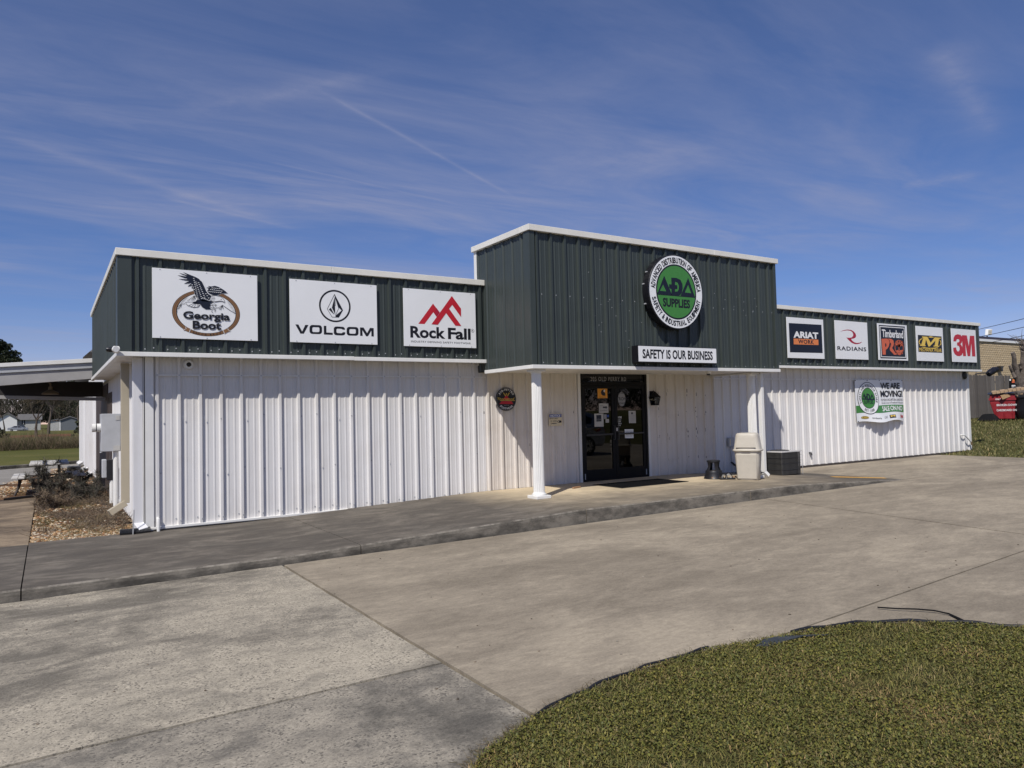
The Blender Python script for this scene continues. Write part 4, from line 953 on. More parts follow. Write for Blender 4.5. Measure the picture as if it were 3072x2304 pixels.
# --- notice sign
yy = -.05; x0,x1,z0,z1 = rect_of('r3',yy,[(783,603),(922,607),(932,743),(778,740)])
th = thing('notice_sign','small cream notice sign with a blue header and a camera symbol','sign',((x0+x1)/2,-.04,z0))
MB().box(x0,x1,yy,-.036,z0,z1).build('panel','ink_cream',th,bevel=.002)
p = Print(yy,'r3'); h=z1-z0; w_=x1-x0
p.polyXZ('ink_blue',[(x0+.02*w_,z0+.68*h),(x1-.03*w_,z0+.68*h),(x1-.03*w_,z0+.95*h),(x0+.02*w_,z0+.95*h)]); p.textXZ('ink_white','NOTICE',x0+.1*w_,z0+.72*h,x1-.1*w_,z0+.91*h,bold=.03,shear=.2,lay=2)
p.textXZ('ink_black','MONITORED',x0+.04*w_,z0+.53*h,x0+.68*w_,z0+.63*h,bold=.02); p.textXZ('ink_black','BY VIDEO',x0+.12*w_,z0+.33*h,x0+.6*w_,z0+.43*h,bold=.02); p.textXZ('ink_black','CAMERA',x0+.13*w_,z0+.13*h,x0+.58*w_,z0+.23*h,bold=.02)
p.polyXZ('ink_black',[(x0+.64*w_,z0+.28*h),(x0+.74*w_,z0+.22*h),(x0+.95*w_,z0+.24*h),(x0+.95*w_,z0+.4*h),(x0+.74*w_,z0+.42*h),(x0+.64*w_,z0+.38*h)]); p.ring('ink_cream',(x0+.72*w_,z0+.32*h),.045*w_,.045*w_,0,0,2); p.build(th)
# --- moving banner
YB = -.06
P_ = [at('s7',*q,Y=YB) for q in ((232,200),(1610,195),(1640,1370),(290,1440))]; bx0,bx1 = P_[0].x,P_[1].x+.02; bz1=(P_[0].z+P_[1].z)/2; bz0=at('s7',1000,1405,Y=YB-.12).z
def bfn(pt):
    x,y,z = pt; u=(x-bx0)/(bx1-bx0); v=min(1,max(0,(bz1-z)/(bz1-bz0)))
    belly = -.15*v**2.2*max(0,math.sin(PI*min(1,max(0,(u*1.08-.04)))))**1.2
    rip = .010*math.sin(u*9+v*4)*v + .006*math.sin(u*23+1)*(1-v)*.6 - .02*v*v*math.sin(u*14+2)
    return (x,y+belly+rip*1.0,z+.045*v*v*abs(2*u-1)**2*(-.4)+.03*v**3*math.sin(u*9.5+.6))
th = thing('vinyl_banner','white and green vinyl moving-sale banner with a wavy bottom edge on the wall','banner',((bx0+bx1)/2,YB,bz0))
bm_=MB(); nx,nz=60,44
for j in range(nz+1):
    for i in range(nx+1): bm_.v.append(bfn((bx0+(bx1-bx0)*i/nx,YB,bz0+(bz1-bz0)*j/nz)))
bm_.f=[(j*(nx+1)+i,j*(nx+1)+i+1,(j+1)*(nx+1)+i+1,(j+1)*(nx+1)+i) for j in range(nz) for i in range(nx)]
bm_.build('sheet','sign_white',th,smooth=True)
class BP(Print):
    def _y(s,lay): return s.y-.003-.0016*lay
    def rect(s,mat,x0,z0,x1,z1,lay,n=24):
        mb=s._mb(mat,lay); k=len(mb.v); m2=8
        mb.add([(x0+(x1-x0)*i/n,s._y(lay),z0+(z1-z0)*j/m2) for j in range(m2+1) for i in range(n+1)],[(j*(n+1)+i,j*(n+1)+i+1,(j+1)*(n+1)+i+1,(j+1)*(n+1)+i) for j in range(m2) for i in range(n)])
p = BP(YB,'s7'); bw=bx1-bx0; bh=bz1-bz0
def U(u,v): return (bx0+u*bw, bz1-v*bh)
g0=U(0.0,.785); g1=U(1.0,.61); p.rect('ink_green',g0[0]+.004,g0[1],g1[0]-.004,g1[1],1)
c = U(.245,.435); A=.205*bw; B=.385*bh
p.ring('ink_black',c,A,B,A*.95,B*.965,3); p.ring('sign_white',c,A*.96,B*.97,A*.60,B*.62,2)
p.ring('ink_black',c,A*.64,B*.655,A*.60,B*.62,3)
for k in range(8): p.ring('ink_green',c,A*.61*(k+1)/8,B*.63*(k+1)/8,max(.0005,A*.61*k/8),max(.0005,B*.63*k/8),2,n=32)
p.arc('ink_black','SAFETY AND WORKWEAR STORE',c,A*.78,B*.80,205,-22,B*.17,A*.098*1.1,lay=4,bold=.02)
p.arc('ink_black','EST. 2018',c,A*.78,B*.80,238,302,B*.16,A*.10,inside=True,lay=4,bold=.02)
z_ = p.pl; 
def bx_(q): return q
def fx(q):   # re-use the emblem outlines
    u=(q[0]-574)/254.; v=(q[1]-540)/142.; return (u,v)
cc=c
class _S: pass
def emb(polys):
    for outer,holes in polys: p.polyXZ('ink_navy',[(cc[0]+u*A*.58,cc[1]+.03*bh-v*B*.24) for u,v in map(fx,outer)],[[(cc[0]+u*A*.58,cc[1]+.03*bh-v*B*.24) for u,v in map(fx,h)] for h in holes],4)
emb([([(413,390),(520,652),(320,632)],[[(398,508),(442,602),(355,592)]]),([(508,418),(575,420),(630,445),(658,500),(662,560),(650,620),(630,650),(600,662),(510,655),(512,572),(480,556),(480,505),(512,508)],[[(560,470),(595,485),(612,530),(610,570),(595,602),(560,607)]]),([(735,420),(828,660),(632,660)],[[(735,512),(776,616),(690,616)]])])
p.textXZ('ink_navy','SUPPLIES',c[0]-A*.42,c[1]-B*.36,c[0]+A*.42,c[1]-B*.14,bold=.02,lay=4)
def tx(s_,u0,v0,u1,v1,mat='ink_black',**k):
    a=U(u0,v1); b=U(u1,v0); p.textXZ(mat,s_,a[0],a[1],b[0],b[1],lay=4,**k)
tx('WE ARE',.515,.065,.935,.215,bold=.03,space=.9); tx('MOVING!',.50,.255,.985,.415,bold=.03,space=.9)
tx('TO 924 S HOUSTON LAKE RO',.49,.455,.985,.51,space=.9); tx('On the Corner of Russell and S Houston',.50,.535,.985,.575,space=.9)
tx('SALE ON NO',.49,.635,.965,.755,mat='ink_white',bold=.022,space=.9)
# row of small marks along the bottom
a=U(.15,.905); p.ring('ink_black',a,.07*bw,.035*bh,0.001,0.0006,2,n=24); p.ring('ink_yellow',a,.066*bw,.030*bh,.060*bw,.026*bh,3,n=24); tx('KEEN',.10,.885,.20,.925,mat='ink_yellow',bold=.02)
tx('timberla',.27,.885,.43,.925); tx('CAT',.50,.87,.58,.92,mat='ink_grey',bold=.02)
a=U(.63,.94); b=U(.77,.86); p.rect('ink_black',a[0],a[1],b[0],b[1],2); tx('M',.65,.868,.755,.915,mat='ink_yellow',bold=.03); tx('3M',.89,.855,.975,.93,mat='ink_red',bold=.03)
p.build(th,fn=bfn)
gr = MB()
for u,v in ((.01,.01),(.25,.008),(.5,.008),(.75,.008),(.99,.01),(.02,.985)): q=bfn((*U(u,v)[:1],YB,U(u,v)[1])); gr.box(q[0]-.012,q[0]+.012,q[1]-.012,q[1],q[2]-.012,q[2]+.012)
gr.build('grommets','dark_metal',th)
# --- paper and vinyl on the entrance glass
yg = -.002; p = Print(yg,'s8')
def card(mat,q,lay=1): p.poly(mat,q,lay=lay)
p.text('ink_grey','205 OLD PERRY RD',(250,162),(770,104),bold=.01,space=1.2,lay=2)
card('decal_orange',[(352,268),(495,268),(499,411),(356,414)]); p.poly('ink_black',[(465,290),(440,282),(415,295),(402,325),(408,355),(430,375),(467,376),(466,335),(450,325),(446,305)],lay=2); p.poly('ink_white',[(440,300),(452,284),(462,295),(458,318),(444,322)],lay=3); p.text('ink_black','carhartt',(380,402),(470,388),lay=2)
card('ink_grime',[(372,490),(511,489),(515,628),(376,630)]); p.poly('ink_black',[(432,535),(475,535),(475,522),(500,546),(475,570),(475,557),(432,557)],lay=2); p.text('ink_black','ENTER',(388,524),(428,514),lay=2); p.text('ink_black','PLEASE USE OTHER DOOR',(390,602),(495,588),lay=2)
card('ink_grime',[(306,638),(440,636),(444,828),(310,830)]); card('ink_navy',[(335,660),(408,658),(411,752),(338,755)],2); p.text('ink_grey','GSA',(345,738),(402,712),lay=3)
card('ink_grime',[(806,597),(912,597),(917,776),(815,778)]); p.poly('ink_black',[(845,620),(872,620),(872,640),(858,650),(845,640)],lay=2)
for k in range(5): p.text('ink_grey','WELCOME TO THE STORE',(830,670+k*20),(900,660+k*20),lay=2)
p.ring('ink_grey',p.pl(708,425),.105,.165*.62*1.55,0,0,1,n=40)
for t_,a_,b_ in (('RED WING',(655,352),(752,326)),('STRONG',(612,448),(808,395)),('RETAILER',(658,500),(766,472)),('SINCE 1905',(664,530),(760,518))): p.text('ink_black',t_,a_,b_,bold=.02,lay=2)
card('ink_white',[(750,868),(878,866),(882,996),(756,998)])
for k,t_ in enumerate(('Contractors,','Vendors, Visitors','Must Sign In','At The Counter')): p.text('ink_black',t_,(770+6*k%9,902+(k+(k>1)*.6)*20),(868-4*k%7,886+(k+(k>1)*.6)*20),bold=.01,lay=2)
for t_,a_,b_ in (('STORE HOURS',(600,712),(706,676)),('MONDAY-FRIDAY',(606,742),(702,724)),('8AM-5PM',(618,768),(694,748)),('SAT-SUN',(610,796),(704,776)),('CLOSED',(622,820),(694,802))): p.text('ink_white',t_,a_,b_,bold=.012,lay=1)
p.poly('ink_grey',[(150,795),(182,795),(182,820),(190,842),(142,842),(150,820)],lay=1); p.poly('ink_grey',[(445,650),(485,648),(488,715),(448,717)],lay=1); p.poly('ink_blue',[(490,655),(520,655),(522,690),(492,692)],lay=1); p.poly('ink_grime',[(470,720),(520,718),(522,770),(472,772)],lay=1)
p.build(door,nm='decal')

# ------------------------------------------------------------------ things on and around the porch
def rsq(mb, prof, c, rot, n=32, e=5.0, ky=.85):
    """stack of rounded-rectangle rings; prof: (half width, z)"""
    m_ = Matrix.Rotation(rot,3,'Z'); c = Vector(c); vs=[]
    for r,h in prof:
        for j in range(n):
            a=2*PI*(j+.5)/n; k=(abs(math.cos(a))**e+abs(math.sin(a))**e)**(-1/e)
            vs.append(c+m_@Vector((math.cos(a)*r*k,math.sin(a)*r*k*ky,0))+Vector((0,0,h)))
    k=len(prof); fs=[(i*n+j,i*n+(j+1)%n,(i+1)*n+(j+1)%n,(i+1)*n+j) for i in range(k-1) for j in range(n)]
    fs += [tuple(range(n-1,-1,-1)),tuple((k-1)*n+j for j in range(n))]
    return mb.add(vs,fs)
tz=.085; tcx,tcy=10.86,-1.99; trot=math.atan2(-.43,.24)
th=thing('trash_can','beige plastic trash can with a swing-top lid beside the downspout','trash can',(tcx,tcy,tz))
rsq(MB(),[(.205,0),(.215,.012),(.235,.30),(.252,.545),(.252,.575),(.258,.58),(.262,.60),(.245,.602)],(tcx,tcy,tz),trot).build('bin','beige_plastic',th,smooth=True)
rsq(MB(),[(.285,.59),(.29,.60),(.29,.612),(.275,.622),(.262,.64),(.225,.90),(.215,.935),(.195,.955),(.15,.962)],(tcx,tcy,tz),trot).build('lid','beige_plastic',th,smooth=True)
mm=Matrix.Translation((tcx,tcy,tz))@Matrix.Rotation(trot,4,'Z')
fl=MB(); fl.add([mm@Vector(q) for q in ((-.20,-.232,.665),(.20,-.232,.665),(.165,-.202,.885),(-.165,-.202,.885),(-.20,-.244,.665),(.20,-.244,.665),(.165,-.214,.885),(-.165,-.214,.885))],[(4,5,6,7),(0,3,2,1),(0,1,5,4),(2,3,7,6),(0,4,7,3),(1,2,6,5)]); fl.build('flap','beige_plastic',th,bevel=.012,seg=3)
fl=MB(); fl.add([mm@Vector(q) for q in ((-.19,-.19,.03),(.19,-.19,.03),(.205,-.216,.53),(-.205,-.216,.53),(-.17,-.196,.03),(.17,-.196,.03),(.19,-.2235,.52),(-.19,-.2235,.52))],[(4,5,6,7),(0,3,2,1),(0,1,5,4),(2,3,7,6),(0,4,7,3),(1,2,6,5)]); fl.build('front_panel','beige_plastic',th,bevel=.006,seg=3)
MB().box(-.09,.09,-.262,-.235,.598,.612,M=mm).build('handle','beige_plastic',th,bevel=.004)
# step stool
sx,sy,sz=10.47,-1.40,.088
th=thing('step_stool','black round plastic step stool with open upper frame by the porch wall','stool',(sx,sy,sz))
MB().lathe([(.205,0),(.21,.01),(.20,.03),(.178,.10),(.172,.16),(.165,.175),(.12,.18)],(sx,sy,sz),n=40).build('lower_step','black_plastic',th,smooth=True)
MB().lathe([(.115,.345),(.135,.35),(.14,.365),(.135,.385),(.11,.39)],(sx,sy,sz),n=40).build('top_step','black_plastic',th,smooth=True)
for k in range(4):
    a=PI/4+k*PI/2+.5; ca,sa=math.cos(a),math.sin(a); q=MB()
    q.prism([(sx+ca*.15-sa*.045,sy+sa*.15+ca*.045,sz+.17),(sx+ca*.15+sa*.045,sy+sa*.15-ca*.045,sz+.17),(sx+ca*.115+sa*.03,sy+sa*.115-ca*.03,sz+.26),(sx+ca*.12+sa*.05,sy+sa*.12-ca*.05,sz+.355),(sx+ca*.12-sa*.05,sy+sa*.12+ca*.05,sz+.355),(sx+ca*.115-sa*.03,sy+sa*.115+ca*.03,sz+.26)],(-ca*.022,-sa*.022,0)); q.build('leg','black_plastic',th,bevel=.004)
for zz in (.055,.125): MB().lathe([(.198-zz*.18,zz-.004),(.203-zz*.18,zz),(.198-zz*.18,zz+.004)],(sx,sy,sz),n=40).build('rim','black_plastic',th)
# boot brush and blocks
a=at('r7',490,1215,Z=.09); th=thing('boot_brush','low black boot brush with grey side bristles at the foot of the stool','boot brush',(a.x,a.y,.088))
MB().box(a.x-.16,a.x+.16,a.y-.09,a.y+.09,.088,.118,rot=-.5).build('base','black_plastic',th,bevel=.006)
for s_ in (-1,1):
    q=MB(); 
    for k in range(9): b=PI*k/8; q.tube([(a.x+s_*.07+.02*math.cos(b)*0,a.y-.07*math.cos(b),.12+.085*math.sin(b)),(a.x+s_*.06,a.y-.045*math.cos(b),.12+.055*math.sin(b))],.006,5)
    q.build('bristles','ink_grime' if s_<0 else 'grey_conduit',th)
    MB().tube([(a.x+s_*.075,a.y-.09*math.cos(PI*k/12),.115+.10*math.sin(PI*k/12)) for k in range(13)],.009,6).build('arch','black_plastic',th)
b=at('r7',290,1205,Z=.10); o=MB().box(b.x-.09,b.x+.09,b.y-.035,b.y+.035,.088,.138,rot=-.55).build('wood_block','wood_block',bevel=.004); tag(o,'short orange-brown wood block on the porch floor before the stool','wood block')
b=at('r2',110,1412,Z=.10); o=MB().box(b.x-.13,b.x+.13,b.y-.02,b.y+.02,.09,.122,rot=.35).build('wood_stick','wood_block',bevel=.006); tag(o,'small dark wood stick lying on the porch floor near the door','wood stick')
b=at('r7',640,1165,Z=.10); o=MB().box(b.x-.05,b.x+.05,b.y-.03,b.y+.03,.086,.11,rot=.4).build('brick_piece','wood_block',bevel=.006); tag(o,'small broken brick piece behind the trash can','brick')
# door mat
q=[at('r2',x,y,Z=.097) for x,y in ((310,1385),(640,1415),(1330,1345),(990,1310))]
th=thing('door_mat','black ribbed rubber door mat in front of the glass entrance','door mat',(8.75,-1.05,.091))
mb=MB(); x0,x1,y0,y1=7.84,9.62,-1.50,-.60; mb.box(x0,x1,y0,y1,.091,.099).build('border','rubber',th,bevel=.004)
n_=40
for k in range(n_): 
    xx=x0+.07+(x1-x0-.14)*k/n_
    if k==0: rib=MB().box(0,(x1-x0-.14)/n_*.62,y0+.07,y1-.07,0,.005); rme=mesh_of(rib,'mat_rib','mat_face')
    inst('mat_rib',rme,th,(xx,0,.099))
# heat pump
ax0,ax1,ay0,ay1,az=12.70,13.36,-1.40,-.80,-.005
th=thing('condenser_unit','low square dark louvred air conditioner with pale metal top by the wall','air conditioner',((ax0+ax1)/2,(ay0+ay1)/2,az))
MB().box(ax0+.03,ax1-.03,ay0+.03,ay1-.03,az,.52).build('coil','black_metal',th)
tp=MB().box(ax0-.012,ax1+.012,ay0-.012,ay1+.012,.515,.545).build('top_panel','ac_top',th,bevel=.006)
MB().lathe([(.21,.546),(.21,.556),(.19,.560),(.05,.572),(.02,.574)],((ax0+ax1)/2,(ay0+ay1)/2,0),n=32).build('fan_grille','dark_metal',th)
lo=MB().box(ax0+.01,ax1-.01,ay0,ay0+.012,0,.014); lme=mesh_of(lo,'louvre','ac_metal'); lo2=MB().box(ax0,ax0+.012,ay0+.01,ay1-.01,0,.014); lme2=mesh_of(lo2,'louvre','ac_metal')
for k in range(22):
    z=az+.02+k*.0225; inst('louvre',lme,th,(0,0,z)); inst('louvre',lme2,th,(0,0,z)); inst('louvre',lme,th,(0,ay1-ay0-.012,z)); inst('louvre',lme2,th,(ax1-ax0-.012,0,z))
for x in (ax0,ax1-.02):
    for y in (ay0,ay1-.02): MB().box(x-.003,x+.023,y-.003,y+.023,az,.515).build('corner_post','ac_metal',th,bevel=.003)
for z in (.12,.26,.38):
    MB().box(ax0-.004,ax1+.004,ay0-.006,ay0-.001,z,z+.012).build('band','dark_metal',th); MB().box(ax0-.006,ax0-.001,ay0-.004,ay1+.004,z,z+.012).build('band','dark_metal',th)
th=thing('wire_guard','thin wire guard frame standing beside the air conditioner','wire guard',(ax1+.07,ay0,az))
for z in (.08,.2,.32,.44,.54): MB().tube([(ax1+.07,ay0-.01,z),(ax1+.07,ay1,z)],.004,5).build('wire','grey_conduit',th)
for y in (ay0-.01,(ay0+ay1)/2,ay1): MB().tube([(ax1+.07,y,az),(ax1+.07,y,.56)],.005,5).build('wire','grey_conduit',th)
# outlet box with cable
p0=at('r7',500,450,Y=-.04); p1=at('r7',570,612,Y=-.04)
th=thing('disconnect_box','small grey electrical box with a cable on the porch wall behind the trash can','electrical box',(p0.x,-.036,p1.z))
MB().box(p0.x,p1.x+.06,-.10,-.036,p1.z,p0.z).build('case','grey_steel',th,bevel=.006); MB().box(p0.x+.015,p0.x+.055,-.106,-.10,p1.z+.03,p0.z-.03).build('cover','ink_cream',th,bevel=.002)
MB().tube([(p0.x+.07,-.06,p1.z),(p0.x+.09,-.05,p1.z-.15),(p0.x+.11,-.05,.30),(p0.x+.10,-.06,.22),(p0.x+.25,-.08,.14),(p0.x+.45,-.10,.10)],.014,8).build('cable','grey_conduit',th,smooth=True)
MB().tube([(p0.x+.09,-.06,.26),(p0.x+.16,-.09,.20),(p0.x+.35,-.14,.10)],.022,8).build('insulated_line','black_plastic',th,smooth=True)
# wall lantern
lx=at('r2',970,420,Y=-.14).x; lz=1.80
th=thing('wall_lantern','black four-sided carriage lantern on the wall right of the entrance','lantern',(lx,-.036,lz))
MB().box(lx-.05,lx+.05,-.055,-.036,lz+.02,lz+.19).build('backplate','black_metal',th,bevel=.006)
MB().tube([(lx,-.05,lz+.15),(lx,-.12,lz+.19),(lx,-.15,lz+.165)],.011,8).build('arm','black_metal',th)
yc=-.15
def frus(mb,c,h0,h1,z0,z1): 
    return mb.add([(c[0]+i*h0,c[1]+j*h0,z0) for i,j in ((-1,-1),(1,-1),(1,1),(-1,1))]+[(c[0]+i*h1,c[1]+j*h1,z1) for i,j in ((-1,-1),(1,-1),(1,1),(-1,1))],[(3,2,1,0),(4,5,6,7),(0,1,5,4),(1,2,6,5),(2,3,7,6),(3,0,4,7)])
frus(MB(),(lx,yc),.098,.03,lz+.05,lz+.15).build('roof','black_metal',th); frus(MB(),(lx,yc),.03,.012,lz+.15,lz+.175).build('finial','black_metal',th)
frus(MB(),(lx,yc),.058,.084,lz-.12,lz+.048).build('glass_pane','lamp_glass',th); frus(MB(),(lx,yc),.066,.066,lz-.132,lz-.12).build('base','black_metal',th)
for i,j in ((-1,-1),(1,-1),(1,1),(-1,1)): MB().tube([(lx+i*.06,yc+j*.06,lz-.122),(lx+i*.087,yc+j*.087,lz+.05)],.006,5).build('frame_bar','black_metal',th)
# cameras
def dome(name,label,c,ax,r=.055):
    th=thing(name,label,'camera',c,None)
    c=Vector(c); d=Vector(ax)
    MB().tube([c,c+d*.03],[r*1.05,r],20).build('mount','white_trim',th,smooth=True)
    MB().tube([c+d*.03,c+d*.05],[r*.98,r*.85],20).build('ring','white_trim',th,smooth=True)
    MB().tube([c+d*.045,c+d*.062,c+d*.075,c+d*.082],[r*.5,r*.42,r*.28,r*.1],16).build('lens_dome','box_black',th,smooth=True)
c_=at('z2',1342,222,Y=-.04); dome('dome_camera','round white dome camera high on the wall near the building corner',(c_.x,-.003,c_.z),(0,-1,0),.075)
c_=at('z2',808,115,X=-.60)
th=thing('ball_camera','white bullet camera with black dome on the green side parapet','camera',(-.54,c_.y,c_.z))
MB().tube([(-.54,c_.y,c_.z+.0),(-.60,c_.y-.02,c_.z)],.05,14).build('mount','white_trim',th,smooth=True); MB().tube([(-.575,c_.y-.07,c_.z),(-.60,c_.y+.03,c_.z)],.042,16).build('housing','white_trim',th,smooth=True)
MB().tube([(-.60,c_.y,c_.z),(-.66,c_.y,c_.z),(-.69,c_.y,c_.z),(-.70,c_.y,c_.z)],[.04,.038,.028,.01],14).build('lens_dome','box_black',th,smooth=True)
c_=at('r2',1565,140,Y=-1.78); th=thing('soffit_camera','small white box camera under the porch soffit edge','camera',(c_.x,-1.78,EZ0))
MB().box(c_.x-.045,c_.x+.045,-1.83,-1.74,EZ0-.055,EZ0+.028).build('housing','white_trim',th,bevel=.012); MB().lathe([(.03,EZ0-.085),(.036,EZ0-.07),(.04,EZ0-.055)],(c_.x,-1.785,0),n=16).build('lens_dome','box_black',th,smooth=True)
# flood light at the far end
th=thing('flood_light','black twin-head flood light on an arm at the far parapet corner','flood light',(24.1,-.25,2.5))
MB().tube([(24.0,-.30,2.47),(24.3,-.36,2.50),(24.7,-.40,2.50)],.018,8).build('arm','dark_metal',th)
for k,(dx,dz) in enumerate(((.75,.02),(.95,.08))):
    MB().tube([(24+dx-.12,-.40,2.44+dz),(24+dx,-.44,2.52+dz),(24+dx+.1,-.48,2.55+dz)],[.09,.11,.08],14).build('lamp_head','box_black',th,smooth=True)
c_=at('r4',140,940,Y=-.05); o=MB().lathe([(.12,-.036),(.125,-.06),(.09,-.09),(.03,-.1)],(c_.x,0,c_.z),n=20,ax='Y').build('round_vent','dark_metal',smooth=True); tag(o,'round dark vent cap under the soffit at the far end of the wall','vent')
# pipes on the right wall
a=at('r1',2005,650,Y=-.06); b=at('r1',2090,700,Y=-.1)
th=thing('hose_pipe','bent white wall pipe with brass tap at the far wall corner','pipe',(a.x,-.036,a.z))
MB().tube([(a.x,-.02,a.z),(a.x,-.07,a.z+.01),(a.x+.12,-.10,a.z),(a.x+.25,-.11,a.z-.09),(b.x-.1,-.11,b.z+.02),(b.x,-.12,b.z-.05)],.022,8).build('pipe','pvc_white',th,smooth=True)
MB().tube([(b.x,-.12,b.z-.03),(b.x+.02,-.13,b.z-.14)],.03,8).build('tap','lamp_tan',th,smooth=True)
a=at('r1',578,828,Y=-.06); th=thing('wall_spigot','small dark spigot low on the white wall right of the air conditioner','spigot',(a.x,-.03,a.z))
MB().tube([(a.x,-.0,a.z+.03),(a.x,-.07,a.z+.025),(a.x,-.085,a.z-.03)],.02,8).build('body','dark_metal',th); MB().lathe([(.035,a.z+.05),(.035,a.z+.06)],(a.x,-.06,0),n=10).build('handle','grey_steel',th)
# white pvc stub at the left
th=thing('drain_pipe','short white plastic pipe with a hooked top in front of the wall corner','pipe',(0,-.10,-.055))
MB().tube([(0,-.005,.10),(0,-.05,.13),(0,-.095,.115),(0,-.105,.07),(0,-.105,-.07)],.024,12).build('pipe','pvc_white',th,smooth=True)

# ------------------------------------------------------------------ left side
bx,by=-.45,2.55
th=thing('electrical_panel','large grey steel electrical cabinet on the side wall with a meter socket','electrical box',(-.45,2.55,1.07))
MB().box(-.60,-.30,2.5,2.95,1.07,1.735).build('cabinet','grey_steel',th,bevel=.008); MB().box(-.375,-.315,2.492,2.5,1.62,1.70).build('label_plate','ink_grime',th); MB().box(-.41,-.31,2.492,2.5,1.08,1.17).build('latch_plate','ink_grime',th)
MB().box(-.30,-.16,2.55,2.9,1.1,1.7).build('back_box','grey_steel',th)
MB().tube([(-.60,2.7,1.49),(-.66,2.7,1.49)],.075,20).build('meter_ring','pvc_white',th); MB().tube([(-.66,2.7,1.49),(-.675,2.7,1.49)],.06,20).build('gap','box_black',th); MB().tube([(-.675,2.7,1.49),(-.735,2.7,1.49)],.075,20).build('meter_cover','pvc_white',th)
MB().tube([(-.37,2.6,1.07),(-.37,2.6,.10)],.045,12).build('conduit','pvc_white',th,smooth=True); MB().tube([(-.60,2.6,1.05),(-.60,2.6,1.07)],.02,8).build('knob','grey_steel',th)
MB().tube([(-.26,2.6,1.07),(-.25,2.6,.6),(-.27,2.6,.15)],.012,6).build('cable','grey_conduit',th,smooth=True)
th=thing('meter_box','small grey meter box with a black face low on the side wall','meter box',(-.36,4.2,.35))
MB().box(-.42,-.24,4.15,4.35,.45,.85).build('case','black_plastic',th,bevel=.01); MB().box(-.50,-.42,4.14,4.34,.5,.86).build('cover','grey_steel',th,bevel=.015); MB().tube([(-.33,4.2,.45),(-.33,4.2,.0)],.04,10).build('conduit','pvc_white',th)
# awning
aw=thing('side_awning','low pale metal awning with dark underside projecting from the side wall','awning',(-1.6,7.6,2.4))
def pr(zm,x,y,Y): q=at(zm,x,y,Y=Y); return q
AX0=-2.5
def zl(zA,zB,x): return zA+(zB-zA)*(x+2.262)/(2.262-.411)    # height along the sloping front edge
def slab_x(y0,y1,a,b,c_,d_,name,mat):
    xs_=(AX0,-.20); q=MB()
    v=[]
    for x in xs_: v+= [(x,y0,zl(c_,d_,x)),(x,y0,zl(a,b,x)),(x,y1,zl(a,b,x)),(x,y1,zl(c_,d_,x))]
    return q.add(v,[(0,1,2,3),(4,7,6,5),(0,4,5,1),(1,5,6,2),(2,6,7,3),(3,7,4,0)]).build(name,mat,aw,bevel=.004)
slab_x(6.98,9.3,2.912,3.064,2.83,2.967,'roof_sheet','white_trim'); slab_x(7.02,7.10,2.828,2.965,2.70,2.84,'gutter','grey_steel'); slab_x(7.05,7.14,2.698,2.838,2.43,2.60,'front_beam','awning_grey')
slab_x(7.15,9.25,2.70,2.84,2.66,2.80,'ceiling','dark_under'); slab_x(9.15,9.28,2.62,2.62,2.22,2.24,'rear_beam','dark_under')
for k in range(6): x=-.5-k*.45; MB().box(x-.02,x+.02,7.15,9.15,zl(2.60,2.74,x)-.02,zl(2.66,2.80,x)).build('purlin','dark_under',aw)
slab_x(8.0,8.1,2.25,2.19,2.17,2.11,'tie_beam','awning_grey')
for y in (7.1,9.2): MB().box(AX0,AX0+.09,y-.045,y+.045,-.1,2.45).build('post','white_trim',aw,bevel=.005)
th=thing('barn_light','tan enamel barn light hanging under the side awning','pendant lamp',(-1.34,7.55,2.25))
MB().lathe([(.17,2.255),(.175,2.265),(.15,2.30),(.06,2.35),(.045,2.36),(.045,2.42),(.03,2.43)],(-1.34,7.55,0),n=28).build('shade','lamp_tan',th,smooth=True); MB().tube([(-1.34,7.55,2.43),(-1.34,7.55,2.5),(-1.37,7.55,2.52),(-1.37,7.55,2.66)],.018,8).build('stem','lamp_tan',th)
# picnic table
px_,py_,pz_=-1.36,9.3,-.115
th=thing('picnic_table','weathered picnic table with pale top and bent dark pipe legs on the gravel','picnic table',(px_,py_,pz_))
for k in range(5): MB().box(px_-.40+k*.162,px_-.245+k*.162,py_-.9,py_+.9,pz_+.72,pz_+.76).build('top_plank','table_top',th,bevel=.006)
for s_ in (-1,1):
    for k in range(2): x=px_+s_*.62-.13+k*.135; MB().box(x,x+.125,py_-.9,py_+.9,pz_+.42,pz_+.455).build('bench_plank','table_top',th,bevel=.006)
for y in (py_-.6,py_+.6):
    for s_ in (-1,1):
        MB().tube([(px_+s_*.60,y,pz_+.42),(px_+s_*.60,y,pz_+.30),(px_+s_*.64,y,pz_+.12),(px_+s_*.70,y,pz_+.0)],.026,8).build('bench_leg','rust_pipe',th,smooth=True)
        MB().tube([(px_+s_*.2,y,pz_+.72),(px_+s_*.22,y,pz_+.4),(px_+s_*.25,y,pz_+.0)],.026,8).build('table_leg','rust_pipe',th,smooth=True)
    MB().tube([(px_-.62,y,pz_+.40),(px_+.62,y,pz_+.40)],.02,8).build('crossbar','rust_pipe',th)
o=MB().prism([(-2.2,7.12,-.055),(-1.1,7.75,-.055),(-1.15,7.86,-.055),(-2.05,7.30,-.055)],(0,0,.05)).build('shadow_strip','shadow_dark',bevel=.004); tag(o,'long dark strip standing in for a shadow at the end of the stained path','shadow strip')  # thin dark solid standing in for a cast shadow across the path end
